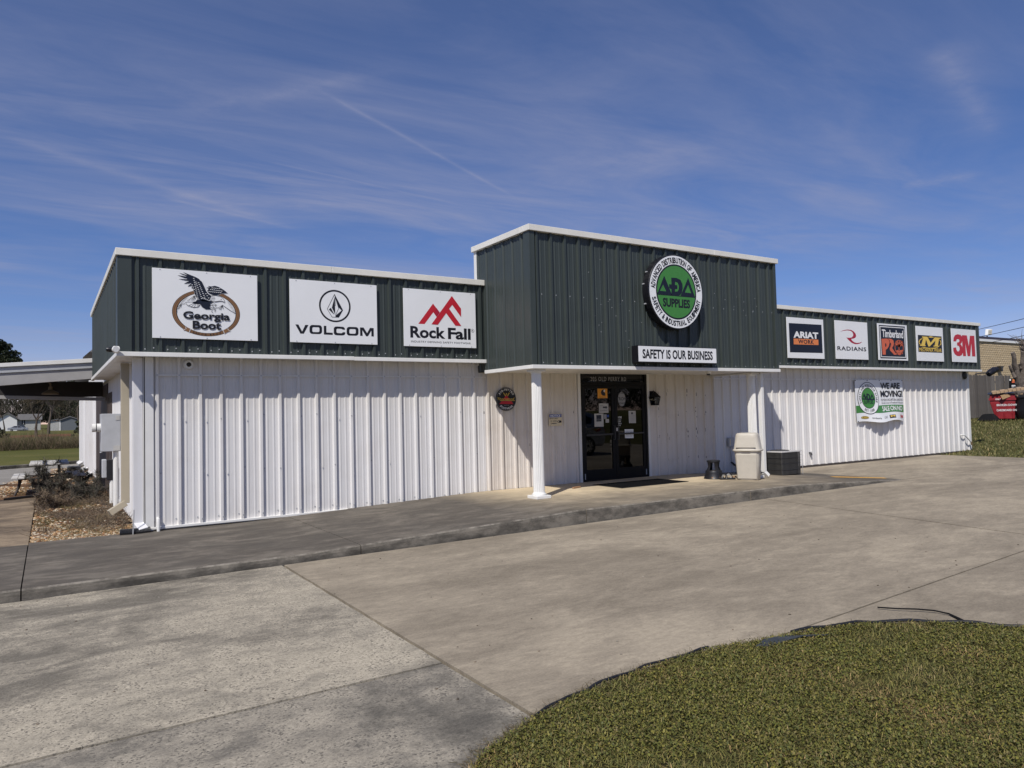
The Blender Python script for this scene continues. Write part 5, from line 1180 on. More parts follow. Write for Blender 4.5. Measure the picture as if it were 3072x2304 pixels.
# splash blocks, drain hose, rod
for k,(x,y) in enumerate(((-.75,14.2),(-.62,17.2))):
    o=MB(); frus(o,(x,y),.24,.20,-.115,.10); o=o.build('splash_block','black_plastic',bevel=.02); tag(o,('black splash block below a white downspout behind the awning','black splash block under the farther white downspout')[k],'splash block')
c_=at('z2',950,1395,Z=-.05); pts_=[(-.42+.012*k,-.16+.14*math.sin(k*.5)*.2+.02*k,-.04) for k in range(10)]
hs_=MB(); q=[]; 
for k in range(46): q.append(Vector((-.50+.0085*k,-.08-.03*math.sin(k*.07),-.035)))
hs_.tube(q,[.055+(.007 if k%2 else 0) for k in range(46)],14); o=hs_.build('corrugated_drain','black_plastic',smooth=False); tag(o,'short black corrugated drain pipe beside the white downspout foot','drain pipe')
c_=at('z2',945,1220,Y=-.18); o=MB().tube([(-.345,-.185,-.06),(-.33,-.17,.30)],.008,6).build('metal_rod','grey_conduit'); tag(o,'thin grey metal rod leaning at the foot of the corner downspout','rod')

# ------------------------------------------------------------------ gravel, litter, dead shrubs
rs=np.random.RandomState(3)
def rocks(n, reg, size, cols, zf, seed, squash=.55):
    rs=np.random.RandomState(seed)
    ico=np.array([(0,0,1),(.894,0,.447),(.276,.851,.447),(-.724,.526,.447),(-.724,-.526,.447),(.276,-.851,.447),(.724,.526,-.447),(-.276,.851,-.447),(-.894,0,-.447),(-.276,-.851,-.447),(.724,-.526,-.447),(0,0,-1)])
    f=np.array([(0,1,2),(0,2,3),(0,3,4),(0,4,5),(0,5,1),(1,6,2),(2,7,3),(3,8,4),(4,9,5),(5,10,1),(6,7,2),(7,8,3),(8,9,4),(9,10,5),(10,6,1),(11,7,6),(11,8,7),(11,9,8),(11,10,9),(11,6,10)])
    P=reg(rs,n); n=len(P); s=rs.uniform(*size,n)
    V=ico[None]*rs.uniform(.75,1.25,(n,12,1))*s[:,None,None]; V[:,:,2]*=squash
    a=rs.uniform(0,2*PI,n); ca,sa=np.cos(a),np.sin(a); st=rs.uniform(1,1.6,n)
    X=V[:,:,0]*st[:,None]; Y=V[:,:,1]; V2=np.stack([X*ca[:,None]-Y*sa[:,None],X*sa[:,None]+Y*ca[:,None],V[:,:,2]],2)
    V2[:,:,0]+=P[:,0:1]; V2[:,:,1]+=P[:,1:2]; V2[:,:,2]+=(zf(P)+s*.25)[:,None]
    F=(f[None]+(np.arange(n)*12)[:,None,None]).reshape(-1,3); cols=np.array(cols); ci=cols[rs.randint(0,len(cols),n)]*rs.uniform(.7,1.2,(n,1))
    return V2.reshape(-1,3),F,np.repeat(ci,12,0)
STC=[(.44,.34,.22),(.52,.44,.32),(.36,.21,.10),(.30,.15,.07),(.60,.53,.42),(.22,.12,.07),(.42,.27,.14),(.26,.16,.09)]
def reg1(rs,n):
    P=np.column_stack([rs.uniform(-1.6,-.2,n),rs.uniform(-.15,7.2,n)]); k=rs.uniform(0,1,n)<np.clip(1.25-P[:,1]*.45,0.22,1); return P[k]
def reg2(rs,n):
    P=np.column_stack([rs.uniform(-3.0,-.3,n),rs.uniform(7.4,14.5,n)]); m_=np.array([noise.noise(Vector((x*.9,y*.6,2))) for x,y in P]); return P[m_>-.15]
def reg3(rs,n): return np.column_stack([rs.uniform(-1.3,-.3,n),rs.uniform(13,20,n)])
A1=rocks(9500,reg1,(.012,.030),STC,lambda P:np.full(len(P),-.085),1); A2=rocks(5200,reg2,(.016,.034),STC,lambda P:np.full(len(P),-.115),2); A3=rocks(1500,reg3,(.02,.04),STC,lambda P:np.full(len(P),-.115),4)
V=[];F=[];Cc=[];o_=0
for v,f,c_ in (A1,A2,A3): V.append(v);F.append(f+o_);Cc.append(c_);o_+=len(v)
tag(np_build('gravel',np.vstack(V),np.vstack(F),'stones',col=np.vstack(Cc)),'cream and rust coloured gravel strewn over the planting bed','gravel',kind='stuff')
def sticks(rs, P0, D, L, W, cols, bend=.3):
    """thin three-sided twigs, vectorised; P0 (n,3) foot, D (n,3) unit direction"""
    n=len(P0); up=np.array([0,0,1.0]); a=np.cross(D,up); a/=np.maximum(1e-6,np.linalg.norm(a,axis=1,keepdims=True)); b=np.cross(D,a)
    mid=P0+D*(L*.55)[:,None]+(rs.normal(size=(n,3))*(L*bend*.3)[:,None]); tip=P0+D*L[:,None]+rs.normal(size=(n,3))*(L*bend*.4)[:,None]
    V=[]
    for c_,w_ in ((P0,W),(mid,W*.7)):
        for k in range(3): V.append(c_+(a*math.cos(2*PI*k/3)+b*math.sin(2*PI*k/3))*w_[:,None])
    V.append(tip); V=np.stack(V,1).reshape(-1,3)
    f=np.array([(0,1,4),(0,4,3),(1,2,5),(1,5,4),(2,0,3),(2,3,5),(3,4,6),(4,5,6),(5,3,6)])
    F=(f[None]+(np.arange(n)*7)[:,None,None]).reshape(-1,3); cols=np.array(cols); ci=cols[rs.randint(0,len(cols),n)]*rs.uniform(.6,1.3,(n,1))
    return V,F,np.repeat(ci,7,0)
def unit(a): return a/np.maximum(1e-9,np.linalg.norm(a,axis=1,keepdims=True))
TW=[(.095,.065,.045),(.15,.105,.07),(.06,.045,.036),(.22,.17,.12),(.13,.10,.08),(.26,.20,.13)]
n=6500; P=np.column_stack([rs.uniform(-1.58,-.25,n),rs.uniform(.5,7.2,n),np.full(n,-.07)]); k=(rs.uniform(0,1,n)<np.clip((P[:,1]-.3)*.8,0,1))&(np.array([noise.noise(Vector((x*1.1,y*.8,21))) for x,y,_ in P])>-.22); P=P[k]; n=len(P)
D=unit(np.column_stack([rs.normal(size=n),rs.normal(size=n),np.abs(rs.normal(size=n))*.38])); S1=sticks(rs,P,D,rs.uniform(.06,.30,n),rs.uniform(.002,.0045,n),TW,.5)
o=np_build('dead_brush',S1[0],S1[1],'twigs',col=S1[2]); tag(o,'low mat of dead brown twigs and stems in the planting bed','dead brush',kind='stuff')
n=9000; P=np.column_stack([rs.uniform(-1.58,-.25,n),rs.uniform(-.1,7.2,n),np.full(n,-.085)]); m_=np.array([noise.noise(Vector((x*1.7,y*1.1,7))) for x,y,_ in P]); P=P[m_>.02]; n=len(P)
P2_=np.column_stack([rs.uniform(-3.2,-.4,6000),rs.uniform(7.4,12.8,6000),np.full(6000,-.115)]); m_=np.array([noise.noise(Vector((x*1.1,y*.7,9))) for x,y,_ in P2_]); P=np.vstack([P,P2_[m_>.1]]); n=len(P)
D=unit(np.column_stack([rs.normal(size=n)*.6,rs.normal(size=n)*.6,np.abs(rs.normal(size=n))*.6+.3])); S1=sticks(rs,P,D,rs.uniform(.03,.09,n),rs.uniform(.0015,.003,n),[(.17,.13,.05),(.12,.10,.035),(.22,.17,.08),(.09,.085,.03)],.4)
o=np_build('dry_grass',S1[0],S1[1],'twigs',col=S1[2]); tag(o,'dry yellowish grass tufts among the gravel of the bed','grass',kind='stuff')
def shrub(name,label,c,r,h,n,group,cols,leaf=0):
    rs=np.random.RandomState(int(abs(c[0]*97+c[1]*31))%9999)
    th=thing(name,label,'shrub',c,group); br=MB()
    tips=[]
    for k in range(n):
        a=rs.uniform(0,2*PI); e=rs.uniform(.25,1.25); d=Vector((math.cos(a)*math.cos(e),math.sin(a)*math.cos(e),math.sin(e))); L=rs.uniform(.6,1.0)
        p0=Vector(c)+Vector((rs.uniform(-.06,.06),rs.uniform(-.06,.06),0)); pts=[p0]
        for q in range(4): pts.append(pts[-1]+Vector((d.x*r,d.y*r,d.z*h))*L/4+Vector(rs.normal(size=3))*r*.06)
        br.tube(pts,[.012,.010,.008,.006,.004],4,cap=False); tips+=pts[1:]
    br.build('branches','bark',th)
    T=np.array([tuple(t) for t in tips]); m_=46; P=np.repeat(T,m_,0); n2=len(P); D=unit(rs.normal(size=(n2,3))+np.array([0,0,.4]))
    S=sticks(rs,P,D,rs.uniform(.05,.22,n2)*min(1.2,r*1.4),rs.uniform(.003,.0065,n2),cols,.5)
    o0=np.array(c); o=np_build('twigs',S[0]-o0,S[1],'twigs',th,col=S[2],kind='stuff')
    return th
GC=[(.085,.075,.065),(.12,.10,.085),(.06,.055,.045),(.10,.085,.06),(.075,.08,.06)]
shrub('bare_shrub','dense leafless grey shrub growing against the picnic table',(-1.30,8.0,-.11),.62,1.05,26,'dead shrubs',GC)
shrub('bare_shrub','low sprawling dead shrub near the side wall and meter box',(-.70,6.2,-.10),.6,.55,14,'dead shrubs',GC)
shrub('bare_shrub','small brown dead shrub at the edge of the stained path',(-1.25,4.9,-.09),.45,.42,12,'dead shrubs',TW)
shrub('bare_shrub','dark dead shrub at the foot of the side wall beyond the picnic table',(-.62,10.6,-.11),.45,.55,12,'dead shrubs',GC)

# ------------------------------------------------------------------ lawn corner with its edging
EDGE=[(-1.0,-12.6),(-.75,-11.3),(-.45,-10.2),(-.05,-9.45),(.363,-8.984),(.70,-8.80),(.984,-8.687),(1.492,-8.56),(1.967,-8.507),(2.561,-8.50),(2.993,-8.577),(3.623,-8.70),(4.039,-8.867),(4.437,-9.184),(4.723,-9.575),(4.95,-10.1),(5.1,-10.8),(5.2,-12)]
def catm(P,k=8):
    out=[]
    for i in range(len(P)-1):
        p0,p1,p2,p3=[np.array(P[min(max(j,0),len(P)-1)],float) for j in (i-1,i,i+1,i+2)]
        for q in range(k): t=q/k; out.append(tuple(.5*((2*p1)+(-p0+p2)*t+(2*p0-5*p1+4*p2-p3)*t*t+(-p0+3*p1-3*p2+p3)*t**3)))
    return out+[tuple(map(float,P[-1]))]
ED=catm(EDGE)
def lawnz(x,y,d=1): return pav(x)+.018+.03*min(1,d)
loop=[Vector((x,y,0)) for x,y in ED]+[Vector((5.2,-16,0)),Vector((-1,-16,0))]
tri=geometry.tessellate_polygon([loop]); lm=MB().add([(q.x,q.y,pav(q.x)+.012) for q in loop],[tuple(t) for t in tri])
struct(lm.build('lawn','lawn_soil'))
poly=np.array(ED+[(5.2,-16),(-1,-16)])
def inside(P):
    x,y=P[:,0],P[:,1]; r=np.zeros(len(P),bool); j=len(poly)-1
    for i in range(len(poly)):
        xi,yi=poly[i];xj,yj=poly[j]; c_=((yi>y)!=(yj>y))&(x<(xj-xi)*(y-yi)/(yj-yi+1e-12)+xi); r^=c_; j=i
    return r
def blades(n, xr, yr, seed, L, W, cols, keep=None):
    rs=np.random.RandomState(seed); P=np.column_stack([rs.uniform(*xr,n),rs.uniform(*yr,n)]); P=P[keep(P,rs)] if keep else P; n=len(P)
    z=np.minimum(-.155+.0068*P[:,0],-.052)+.012
    a=rs.uniform(0,2*PI,n); l=rs.uniform(*L,n)*(.7+.6*rs.uniform(0,1,n)); lean=np.clip(np.abs(rs.normal(size=n))*.8+.45,0,1.45)
    d=np.column_stack([np.cos(a)*np.sin(lean),np.sin(a)*np.sin(lean),np.cos(lean)]); s=np.column_stack([-np.sin(a),np.cos(a),np.zeros(n)]); w_=rs.uniform(*W,n)
    B=np.column_stack([P,z]); mid=B+d*(l*.55)[:,None]; tip=mid+(d*np.array([1.5,1.5,.35]))*(l*.5)[:,None]
    V=np.stack([B-s*w_[:,None],B+s*w_[:,None],mid-s*(w_*.8)[:,None],mid+s*(w_*.8)[:,None],tip],1).reshape(-1,3)
    f=np.array([(0,1,3),(0,3,2),(2,3,4)]); F=(f[None]+(np.arange(n)*5)[:,None,None]).reshape(-1,3)
    cols=np.array(cols); pt=np.array([noise.noise(Vector((x*1.3,y*1.3,4))) for x,y in P])+rs.normal(size=n)*.32
    i=np.clip(((pt+.9)/1.8*len(cols)).astype(int),0,len(cols)-1); ci=cols[i]*rs.uniform(.8,1.5,(n,1))*np.array([1.08,1.0,.95])
    return V,F,np.repeat(ci,5,0)
GCOL=[(.27,.20,.09),(.16,.135,.050),(.125,.122,.036),(.095,.105,.028),(.135,.132,.036),(.075,.088,.024),(.165,.150,.048),(.22,.185,.085)]
def keepf(P,rs):
    k=inside(P); dd=(P[:,0]-CAM.x)*FW.x+(P[:,1]-CAM.y)*FW.y
    lat=(P[:,0]-CAM.x)*RT.x+(P[:,1]-CAM.y)*RT.y
    return k&(dd>2.0)&(lat<dd*.80+.5)&(lat>dd*-.25-.6)
G=blades(190000,(-.6,5.2),(-12.2,-8.4),11,(.022,.050),(.0012,.0026),GCOL,keepf)
tag(np_build('lawn_grass',G[0],G[1],'grass_blades',col=G[2]),'short olive green lawn grass in the curved corner bed','grass',kind='stuff')
# clover-like flat leaves between the blades
def leaves_flat(n,seed):
    rs=np.random.RandomState(seed); P=np.column_stack([rs.uniform(-.4,5.1,n),rs.uniform(-12,-8.45,n)]); P=P[keepf(P,rs)]; n=len(P)
    pt=np.array([noise.noise(Vector((x*1.6,y*1.6,14))) for x,y in P]); P=P[pt>-.35]; n=len(P)
    z=np.minimum(-.155+.0068*P[:,0],-.052)+.02+rs.uniform(0,.02,n); a=rs.uniform(0,2*PI,n); r=rs.uniform(.0035,.0075,n); V=[]
    tilt=rs.normal(size=(n,2))*.5
    for k in range(4):
        b=a+k*PI/2; V.append(np.column_stack([P[:,0]+np.cos(b)*r,P[:,1]+np.sin(b)*r,z+(np.cos(b)*tilt[:,0]+np.sin(b)*tilt[:,1])*r]))
    V=np.stack(V,1).reshape(-1,3); F=np.arange(len(V)).reshape(-1,4); c_=np.array([(.125,.125,.022),(.09,.098,.02),(.17,.15,.03),(.065,.072,.016),(.14,.115,.04)])[rs.randint(0,5,n)]*rs.uniform(.8,1.2,(n,1))
    return V,F,np.repeat(c_,4,0)
G=leaves_flat(150000,5); tag(np_build('lawn_clover',G[0],G[1],'grass_blades',col=G[2]),'tiny yellowish clover leaves scattered through the lawn grass','clover',kind='stuff')
# fringe of dead runners where the lawn meets the concrete
n=2600; idx=rs.randint(30,len(ED)-8,n); E_=np.array(ED)[idx]; P=np.column_stack([E_[:,0]+rs.normal(size=n)*.035,E_[:,1]+rs.normal(size=n)*.03+.0,np.full(n,-.12)]); P[:,2]=np.minimum(-.155+.0068*P[:,0],-.052)+.008
D=unit(np.column_stack([rs.normal(size=n),rs.normal(size=n)+.4,np.abs(rs.normal(size=n))*.3])); S1=sticks(rs,P,D,rs.uniform(.02,.07,n),rs.uniform(.001,.002,n),[(.15,.11,.06),(.1,.09,.04),(.19,.15,.09)],.5)
tag(np_build('lawn_fringe',S1[0],S1[1],'twigs',col=S1[2]),'dry brown runners fringing the lawn at the concrete edge','grass',kind='stuff')
def edging(i0,i1,r,wide,name,label,dy=0.0,lift=0.0):
    q=MB(); pts=[]
    for k in range(i0,i1):
        x,y=ED[k]; pts.append((x,y+dy+.006*math.sin(k*1.7),pav(x)+.012+r+lift+.006*math.sin(k*.9)))
    q.tube(pts,r,8); o=q.build(name,'black_plastic',smooth=True); tag(o,label,'edging')
i_of=lambda x:min(range(len(ED)),key=lambda k:(abs(ED[k][0]-x)+(0 if ED[k][1]>-9.7 else 9)))
edging(i_of(.95),i_of(2.62),.010,0,'lawn_edging','thin black plastic edging cord along the curved tip of the lawn',.015)
edging(i_of(3.35),len(ED)-6,.013,0,'lawn_edging','black plastic edging roll along the right curve of the lawn',.02)
q=MB(); a_=[at('z7',x,y,Z=pav(3)+.02) for x,y in ((380,778),(440,742),(560,715),(700,698),(885,690),(870,704),(700,722),(600,742),(470,768))]
loopv=[(p_.x,p_.y,pav(p_.x)+.02+.012*math.sin(i*1.3)) for i,p_ in enumerate(a_)]; q.prism(loopv,(0,0,.012)); o=q.build('lawn_edging','edging_grey',bevel=.003); tag(o,'flattened black strip of loose edging where the lawn meets the joint','edging')
q=[at('z7',x,y,Z=pav(4.6)+.012) for x,y in ((1212,508),(1350,522),(1480,527),(1600,535),(1700,552),(1760,578),(1830,612),(1878,640),(1885,655))]
o=MB().tube([(p_.x,p_.y,p_.z+.004+.008*math.sin(i*.8)) for i,p_ in enumerate(q)],[.006,.006,.006,.006,.007,.011,.012,.012,.012],8).build('rubber_hose','rubber',smooth=True); tag(o,'thin black hose end curling out of the lawn onto the concrete','hose')
# small stones and leaf litter on the lot
def regl(rs,n): return np.column_stack([rs.uniform(-2,9,n),rs.uniform(-8.4,-3.4,n)])
A1=rocks(150,regl,(.003,.010),[(.2,.16,.12),(.3,.27,.22),(.1,.08,.06)],lambda P:np.minimum(-.155+.0068*P[:,0],-.052),21)
tag(np_build('loose_stones',A1[0],A1[1],'stones',col=A1[2]),'tiny loose stones scattered over the concrete lot','stones',kind='stuff')

# ------------------------------------------------------------------ right background
FY=6.0; FX0,FX1=33.2,41.0
fen=thing('wood_fence','tall grey weathered wooden privacy fence behind the red dumpster','fence',(37,FY,.6))
pk=MB().prism([(-.068,-.01,0),(.068,-.01,0),(.068,-.01,2.10),(.045,-.01,2.14),(-.045,-.01,2.14),(-.068,-.01,2.10)],(0,.02,0)); pme=mesh_of(pk,'picket','grey_wood')
x=FX0; k=0
while x<FX1:
    z=bankz(x,FY)+.02+rnd.uniform(-.02,.02)
    if not (k in (23,)): inst('picket',pme,fen,(x,FY+rnd.uniform(-.012,.012),z),(0,rnd.uniform(-.012,.012),0))
    x+=.146+rnd.uniform(0,.008); k+=1
for z in (.35,1.1,1.8): MB().box(FX0,FX1,FY+.02,FY+.06,.7+z,.7+z+.09).build('rail','grey_wood',fen)
for k in range(4): xx=FX0+.3+k*2.5; MB().box(xx,xx+.1,FY+.06,FY+.16,.5,2.85).build('post','grey_wood',fen)
# dumpster
dz=.735; D0=at('r4',525,1478,Z=dz); 
dA=Vector((33.35,3.75,0)); 
def onr(x,y,depth):   # point on the ray of a crop pixel at a given distance along the view axis
    d=ray('r4',x,y); return CAM+d*depth
b0=onr(527,1480,31.5); _d=ray('r4',765,1470); _h=(b0-CAM); _h.z=0; _h.normalize(); b1=CAM+_d*((b0-CAM).dot(_h)/_d.dot(_h)); b1.z=b0.z; t0=onr(470,1180,31.5); t1=onr(790,1140,31.5)
dz=(b0.z+b1.z)/2; ex=(b1-b0); ex.z=0; wB=ex.length; ex.normalize(); ey=Vector((-ex.y,ex.x,0))
if ey.dot(Vector((1,1,0)))<0: ey=-ey
dp=thing('dumpster','red steel dumpster with white stencilled lettering in front of the wood fence','dumpster',(b0.x,b0.y,dz))
def DP(a,b,c): return Vector((b0.x,b0.y,dz))+ex*a+ey*b+Vector((0,0,c))
H=1.05
mb=MB(); mb.add([DP(0,0,0),DP(wB,0,0),DP(wB,1.3,0),DP(0,1.3,0),DP(-.18,-.05,.70),DP(wB+.05,-.05,.70),DP(wB+.05,1.35,.70),DP(-.18,1.35,.70),DP(-.18,-.05,H),DP(wB+.05,-.05,H),DP(wB+.05,1.35,H),DP(-.18,1.35,H)],[(0,3,2,1),(0,1,5,4),(1,2,6,5),(2,3,7,6),(3,0,4,7),(4,5,9,8),(5,6,10,9),(6,7,11,10),(7,4,8,11),(8,9,10,11)])
mb.build('body','red_paint',dp,bevel=.02)
MB().add([DP(-.22,-.09,.80),DP(wB+.08,-.09,.80),DP(wB+.08,-.04,.80),DP(-.22,-.04,.80),DP(-.22,-.09,.90),DP(wB+.08,-.09,.90),DP(wB+.08,-.04,.90),DP(-.22,-.04,.90)],[(0,3,2,1),(4,5,6,7),(0,1,5,4),(1,2,6,5),(2,3,7,6),(3,0,4,7)]).build('rail','red_paint',dp)
MB().add([DP(-.25,-.1,H),DP(wB+.1,-.1,H),DP(wB+.1,1.4,H+.08),DP(-.25,1.4,H+.08),DP(-.25,-.1,H+.03),DP(wB+.1,-.1,H+.03),DP(wB+.1,1.4,H+.11),DP(-.25,1.4,H+.11)],[(0,3,2,1),(4,5,6,7),(0,1,5,4),(1,2,6,5),(2,3,7,6),(3,0,4,7)]).build('lid','black_plastic',dp)
for k in range(3): MB().add([DP(wB*k/2.3,-.02,.02),DP(wB*k/2.3+.05,-.02,.02),DP(wB*k/2.3+.05,-.07,.30),DP(wB*k/2.3,-.07,.30)],[(0,1,2,3)]).build('stiffener','red_paint',dp)
def dtext(s_,a0,a1,c0,c1,mat='ink_white'):
    v,f=glyphs(s_,.02,1.05); q0=min(p[0] for p in v);q1=max(p[0] for p in v);r0=min(p[1] for p in v);r1=max(p[1] for p in v); V=[]
    for p_ in v:
        a=a0+(p_[0]-q0)/(q1-q0)*(a1-a0); c_=c0+(p_[1]-r0)/(r1-r0)*(c1-c0); V.append(DP(a,-.05*min(1,c_/.7)-.012 if c_<.78 else -.094,c_))
    MB().add(V,f).build('lettering',mat,dp)
dtext('ONLY',.02,.22,.815,.885); dtext('BROKEN DOWN',.06,.80,.55,.64); dtext('CARDBOARD ONLY',.05,.86,.33,.42)
# pallet and cardboard thrown on top
pal=thing('wood_pallet','weathered wooden pallet lying tilted on top of the red dumpster','pallet',tuple(DP(.5,.4,H+.1)))
PM=Matrix.Translation(DP(.9,.35,H+.20))@Matrix.Rotation(math.atan2(ex.y,ex.x),4,'Z')@Matrix.Rotation(-.13,4,'Y')@Matrix.Rotation(.05,4,'X')
for k in range(7): MB().box(-1.0+k*.30,-.82+k*.30,-.5,.5,.06,.08,M=PM).build('deck_board','pallet_wood',pal)
for y in (-.5,0,.46): MB().box(-1.0,1.0,y,y+.045,-.03,.06,M=PM).build('runner','pallet_wood',pal)
for k in range(14): MB().box(-.98+k*.145,-.90+k*.145,-.54,-.505,-.03,.075,M=PM).build('end_block','pallet_wood',pal)
def sheetq(name,label,q,mat='cardboard'):
    P=[Vector(t) for t in q]; nrm=(P[1]-P[0]).cross(P[2]-P[0]).normalized()*.012
    o=MB().prism(P,nrm).build(name,mat); tag(o,label,'cardboard')
sheetq('cardboard_sheet','flat tan cardboard sheet hanging over the dumpster front under the pallet',[onr(582,1185,31.2),onr(610,1238,31.2),onr(800,1165,31.2),onr(795,1150,31.4)])
sheetq('cardboard_sheet','pale folded cardboard flaps stuck out at the dumpster end',[onr(780,1185,31.0),onr(800,1205,31.0),onr(905,1240,31.0),onr(905,1200,31.2)],'pallet_wood')
sheetq('cardboard_sheet','torn pale board propped behind the cardboard flaps',[onr(830,1165,31.6),onr(835,1180,31.6),onr(910,1176,31.6),onr(910,1155,31.6)],'pallet_wood')
# dark cart beside it
cb=onr(840,1475,31.0); cb.z=bankz(cb.x,cb.y)
ct=thing('refuse_cart','dark rounded plastic refuse cart beside the red dumpster','refuse cart',tuple(cb))
MB().lathe([(.42,0),(.50,.12),(.54,.45),(.52,.85),(.55,.95)],(cb.x+.35,cb.y-.2,cb.z),n=24).build('body','black_plastic',ct,smooth=True); MB().lathe([(.57,.95),(.57,1.0),(.4,1.08),(.1,1.1)],(cb.x+.35,cb.y-.2,cb.z),n=24).build('lid','black_plastic',ct,smooth=True)
for s_ in (-1,1): MB().tube([Vector((cb.x+.35,cb.y-.2,cb.z+.13))+ex*s_*.5,Vector((cb.x+.35,cb.y-.2,cb.z+.13))+ex*s_*.57],.13,14).build('wheel','tyre',ct)
q=MB(); b_=onr(470,1478,31.8); b_.z=bankz(b_.x,b_.y)
o=frus(MB(),(b_.x,b_.y),.45,.25,b_.z-.03,b_.z+.30).build('shadow_mound','rubber',bevel=.08,seg=3); tag(o,'dark mound standing in for the shadow by the fence beside the dumpster','shadow mound')  # dark solid in place of the shadow left of the dumpster
# pollarded dead tree
def limb(mb,p0,p1,r0,r1,n=5,wob=.06,sides=9,seed=0):
    rr_=random.Random(seed); pts=[];rs_=[]
    for k in range(n+1):
        t=k/n; p=p0.lerp(p1,t)+Vector((rr_.uniform(-1,1),rr_.uniform(-1,1),rr_.uniform(-1,1)))*wob*math.sin(PI*t); pts.append(p); rs_.append((r0+(r1-r0)*t)*rr_.uniform(.9,1.12))
    mb.tube(pts,rs_,sides); return pts
TD=33.0
tb=onr(850,1478,TD); tb.z=bankz(tb.x,tb.y)-.05
dt=thing('dead_tree','grey dead tree with lopped bare limbs behind the dumpster','tree',tuple(tb))
lm_=MB(); fk=onr(830,1080,TD); limb(lm_,tb,fk,.30,.24,6,.05,12,1); lm_.build('trunk','dead_bark',dt)
for i,(x0_,y0_,x1_,y1_,ra,rb) in enumerate(((825,1085,735,655,0.144,0.072),(822,1080,700,815,0.122,0.05),(845,1080,800,800,0.144,0.086),(860,1085,860,640,0.115,0.065),(805,900,745,650,.10,.05),(780,960,735,805,.08,.04),(850,960,822,790,.06,.03),(862,640,850,500,.09,.05),(850,505,815,480,.035,.01),(865,660,880,560,.06,.02),(840,900,880,740,.1,.06))):
    l_=MB(); limb(l_,onr(x0_,y0_,TD),onr(x1_,y1_,TD-.3+.2*(i%3)),ra,rb,6,.05,9,i+3); l_.build('limb','dead_bark',dt)
tw=MB()
for i in range(26):
    a=onr(rnd.uniform(820,880),rnd.uniform(470,640),TD); tw.tube([a,a+Vector((rnd.uniform(-.4,.4),rnd.uniform(-.4,.4),rnd.uniform(.1,.5)))],[.012,.004],4)
tw.build('twigs','dead_bark',dt,kind='stuff')
# poster board behind
sg=thing('poster_board','dark roadside poster board with orange and white blocks behind the dumpster','sign',tuple(onr(750,1100,37)))
q=[onr(716,975,37),onr(835,975,37),onr(835,1105,37),onr(716,1105,37)]; back=Vector((.25,.4,0)); MB().prism(q,back*.3).build('board','box_black',sg)
for (xa,ya,xb,yb,mt) in ((735,985,790,1010,'ink_orange'),(728,1012,800,1030,'ink_rust'),(725,1058,805,1068,'ink_white'),(725,1076,800,1084,'ink_white'),(698,982,716,1004,'ink_white')):
    MB().add([onr(xa,ya,36.95),onr(xb,ya,36.95),onr(xb,yb,36.95),onr(xa,yb,36.95)],[(0,1,2,3)]).build('print','%s'%mt,sg)
q=[onr(735,1105,37),onr(815,1105,37)]
for p_ in q: MB().tube([p_,(p_.x,p_.y,.5)],.06,8).build('post','dark_metal',sg)
# tan split-face block store
BY=21.0; P0=at('r4',310,515,Y=BY); P1=at('r4',879,545,Y=BY); bt=(P0.z+P1.z)/2; bxa,bxb=P0.x-6,P1.x+14
bb=thing('block_building','large tan split-face block building with white coping beyond the fence','building',((bxa+bxb)/2,BY,0))
wl=MB().box(bxa,bxb,BY,BY+12,0,bt).build('wall','mortar',bb)
nz=0; hz=.203*1.0
vis0,vis1=at('r4',290,700,Y=BY).x,at('r4',900,700,Y=BY).x; zlo=at('r4',600,975,Y=BY).z-.3
def rough_block(seed):
    r_=random.Random(seed); v=[]; nx_,nz_=3,2
    for j in range(nz_+1):
        for i in range(nx_+1):
            e=i in(0,nx_) or j in (0,nz_); v.append((i/nx_*.395,-.004 if e else -.010-r_.random()*.018,j/nz_*.192))
    return MB().add(v,[(j*4+i,j*4+i+1,(j+1)*4+i+1,(j+1)*4+i) for j in range(nz_) for i in range(nx_)])
bl=[mesh_of(rough_block(k),'block','split_block') for k in range(5)]
row=0; z=bt-hz; cnt=0
while z>zlo:
    x=vis0-.4+(.2 if row%2 else 0)
    while x<vis1:
        inst('block',bl[rnd.randrange(5)],wl,(x,BY,z)); x+=.406; cnt+=1
    z-=hz; row+=1
rest=MB(); 
z2=bt-hz
while z2>0:
    for (xa,xb) in ((bxa,vis0-.45),(vis1+.45,bxb)): rest.box(xa,xb,BY-.02,BY-.003,z2+.006,z2+.197)
    if z2<=zlo: rest.box(vis0-.4,vis1+.4,BY-.02,BY-.003,z2+.006,z2+.197)
    z2-=hz
rest.build('block_courses','split_block',wl,kind='stuff')
MB().box(bxa-.1,bxb+.1,BY-.12,BY+.2,bt,bt+.22).build('coping','stone_coping',bb); MB().box(bxa-.1,bxb+.1,BY-.10,BY+.22,bt+.221,bt+.45).build('coping_cap','coping_dark',bb)
a=at('r4',430,490,Y=BY); fl_=thing('roof_floodlight','pale box flood light on a short post on the block building roof','flood light',(a.x,BY+.05,bt+.45))
MB().tube([(a.x,BY+.05,bt+.45),(a.x,BY+.05,at('r4',430,445,Y=BY).z)],.06,8).build('post','dark_metal',fl_)
q=[at('r4',x,y,Y=BY-.1) for x,y in ((435,368),(487,362),(478,436),(428,440))]; MB().prism(q,(0,.25,.05)).build('head','stone_coping',fl_,bevel=.02)
for k in range(3):
    y=380+k*18; q=[at('r4',x,yy_,Y=BY-.115) for x,yy_ in ((440,y),(480,y-3),(478,y+6),(438,y+9))]; MB().add(q,[(0,1,2,3)]).build('louvre','ink_cream',fl_)
q=[at('r4',x,y,Y=BY-.1) for x,y in ((538,825),(580,825),(565,850),(572,890),(555,890),(545,850))]; o=MB().prism(q,(0,-.35,0)).build('wall_bracket','dark_metal'); tag(o,'small dark bracket lamp on the tan block wall','wall lamp')
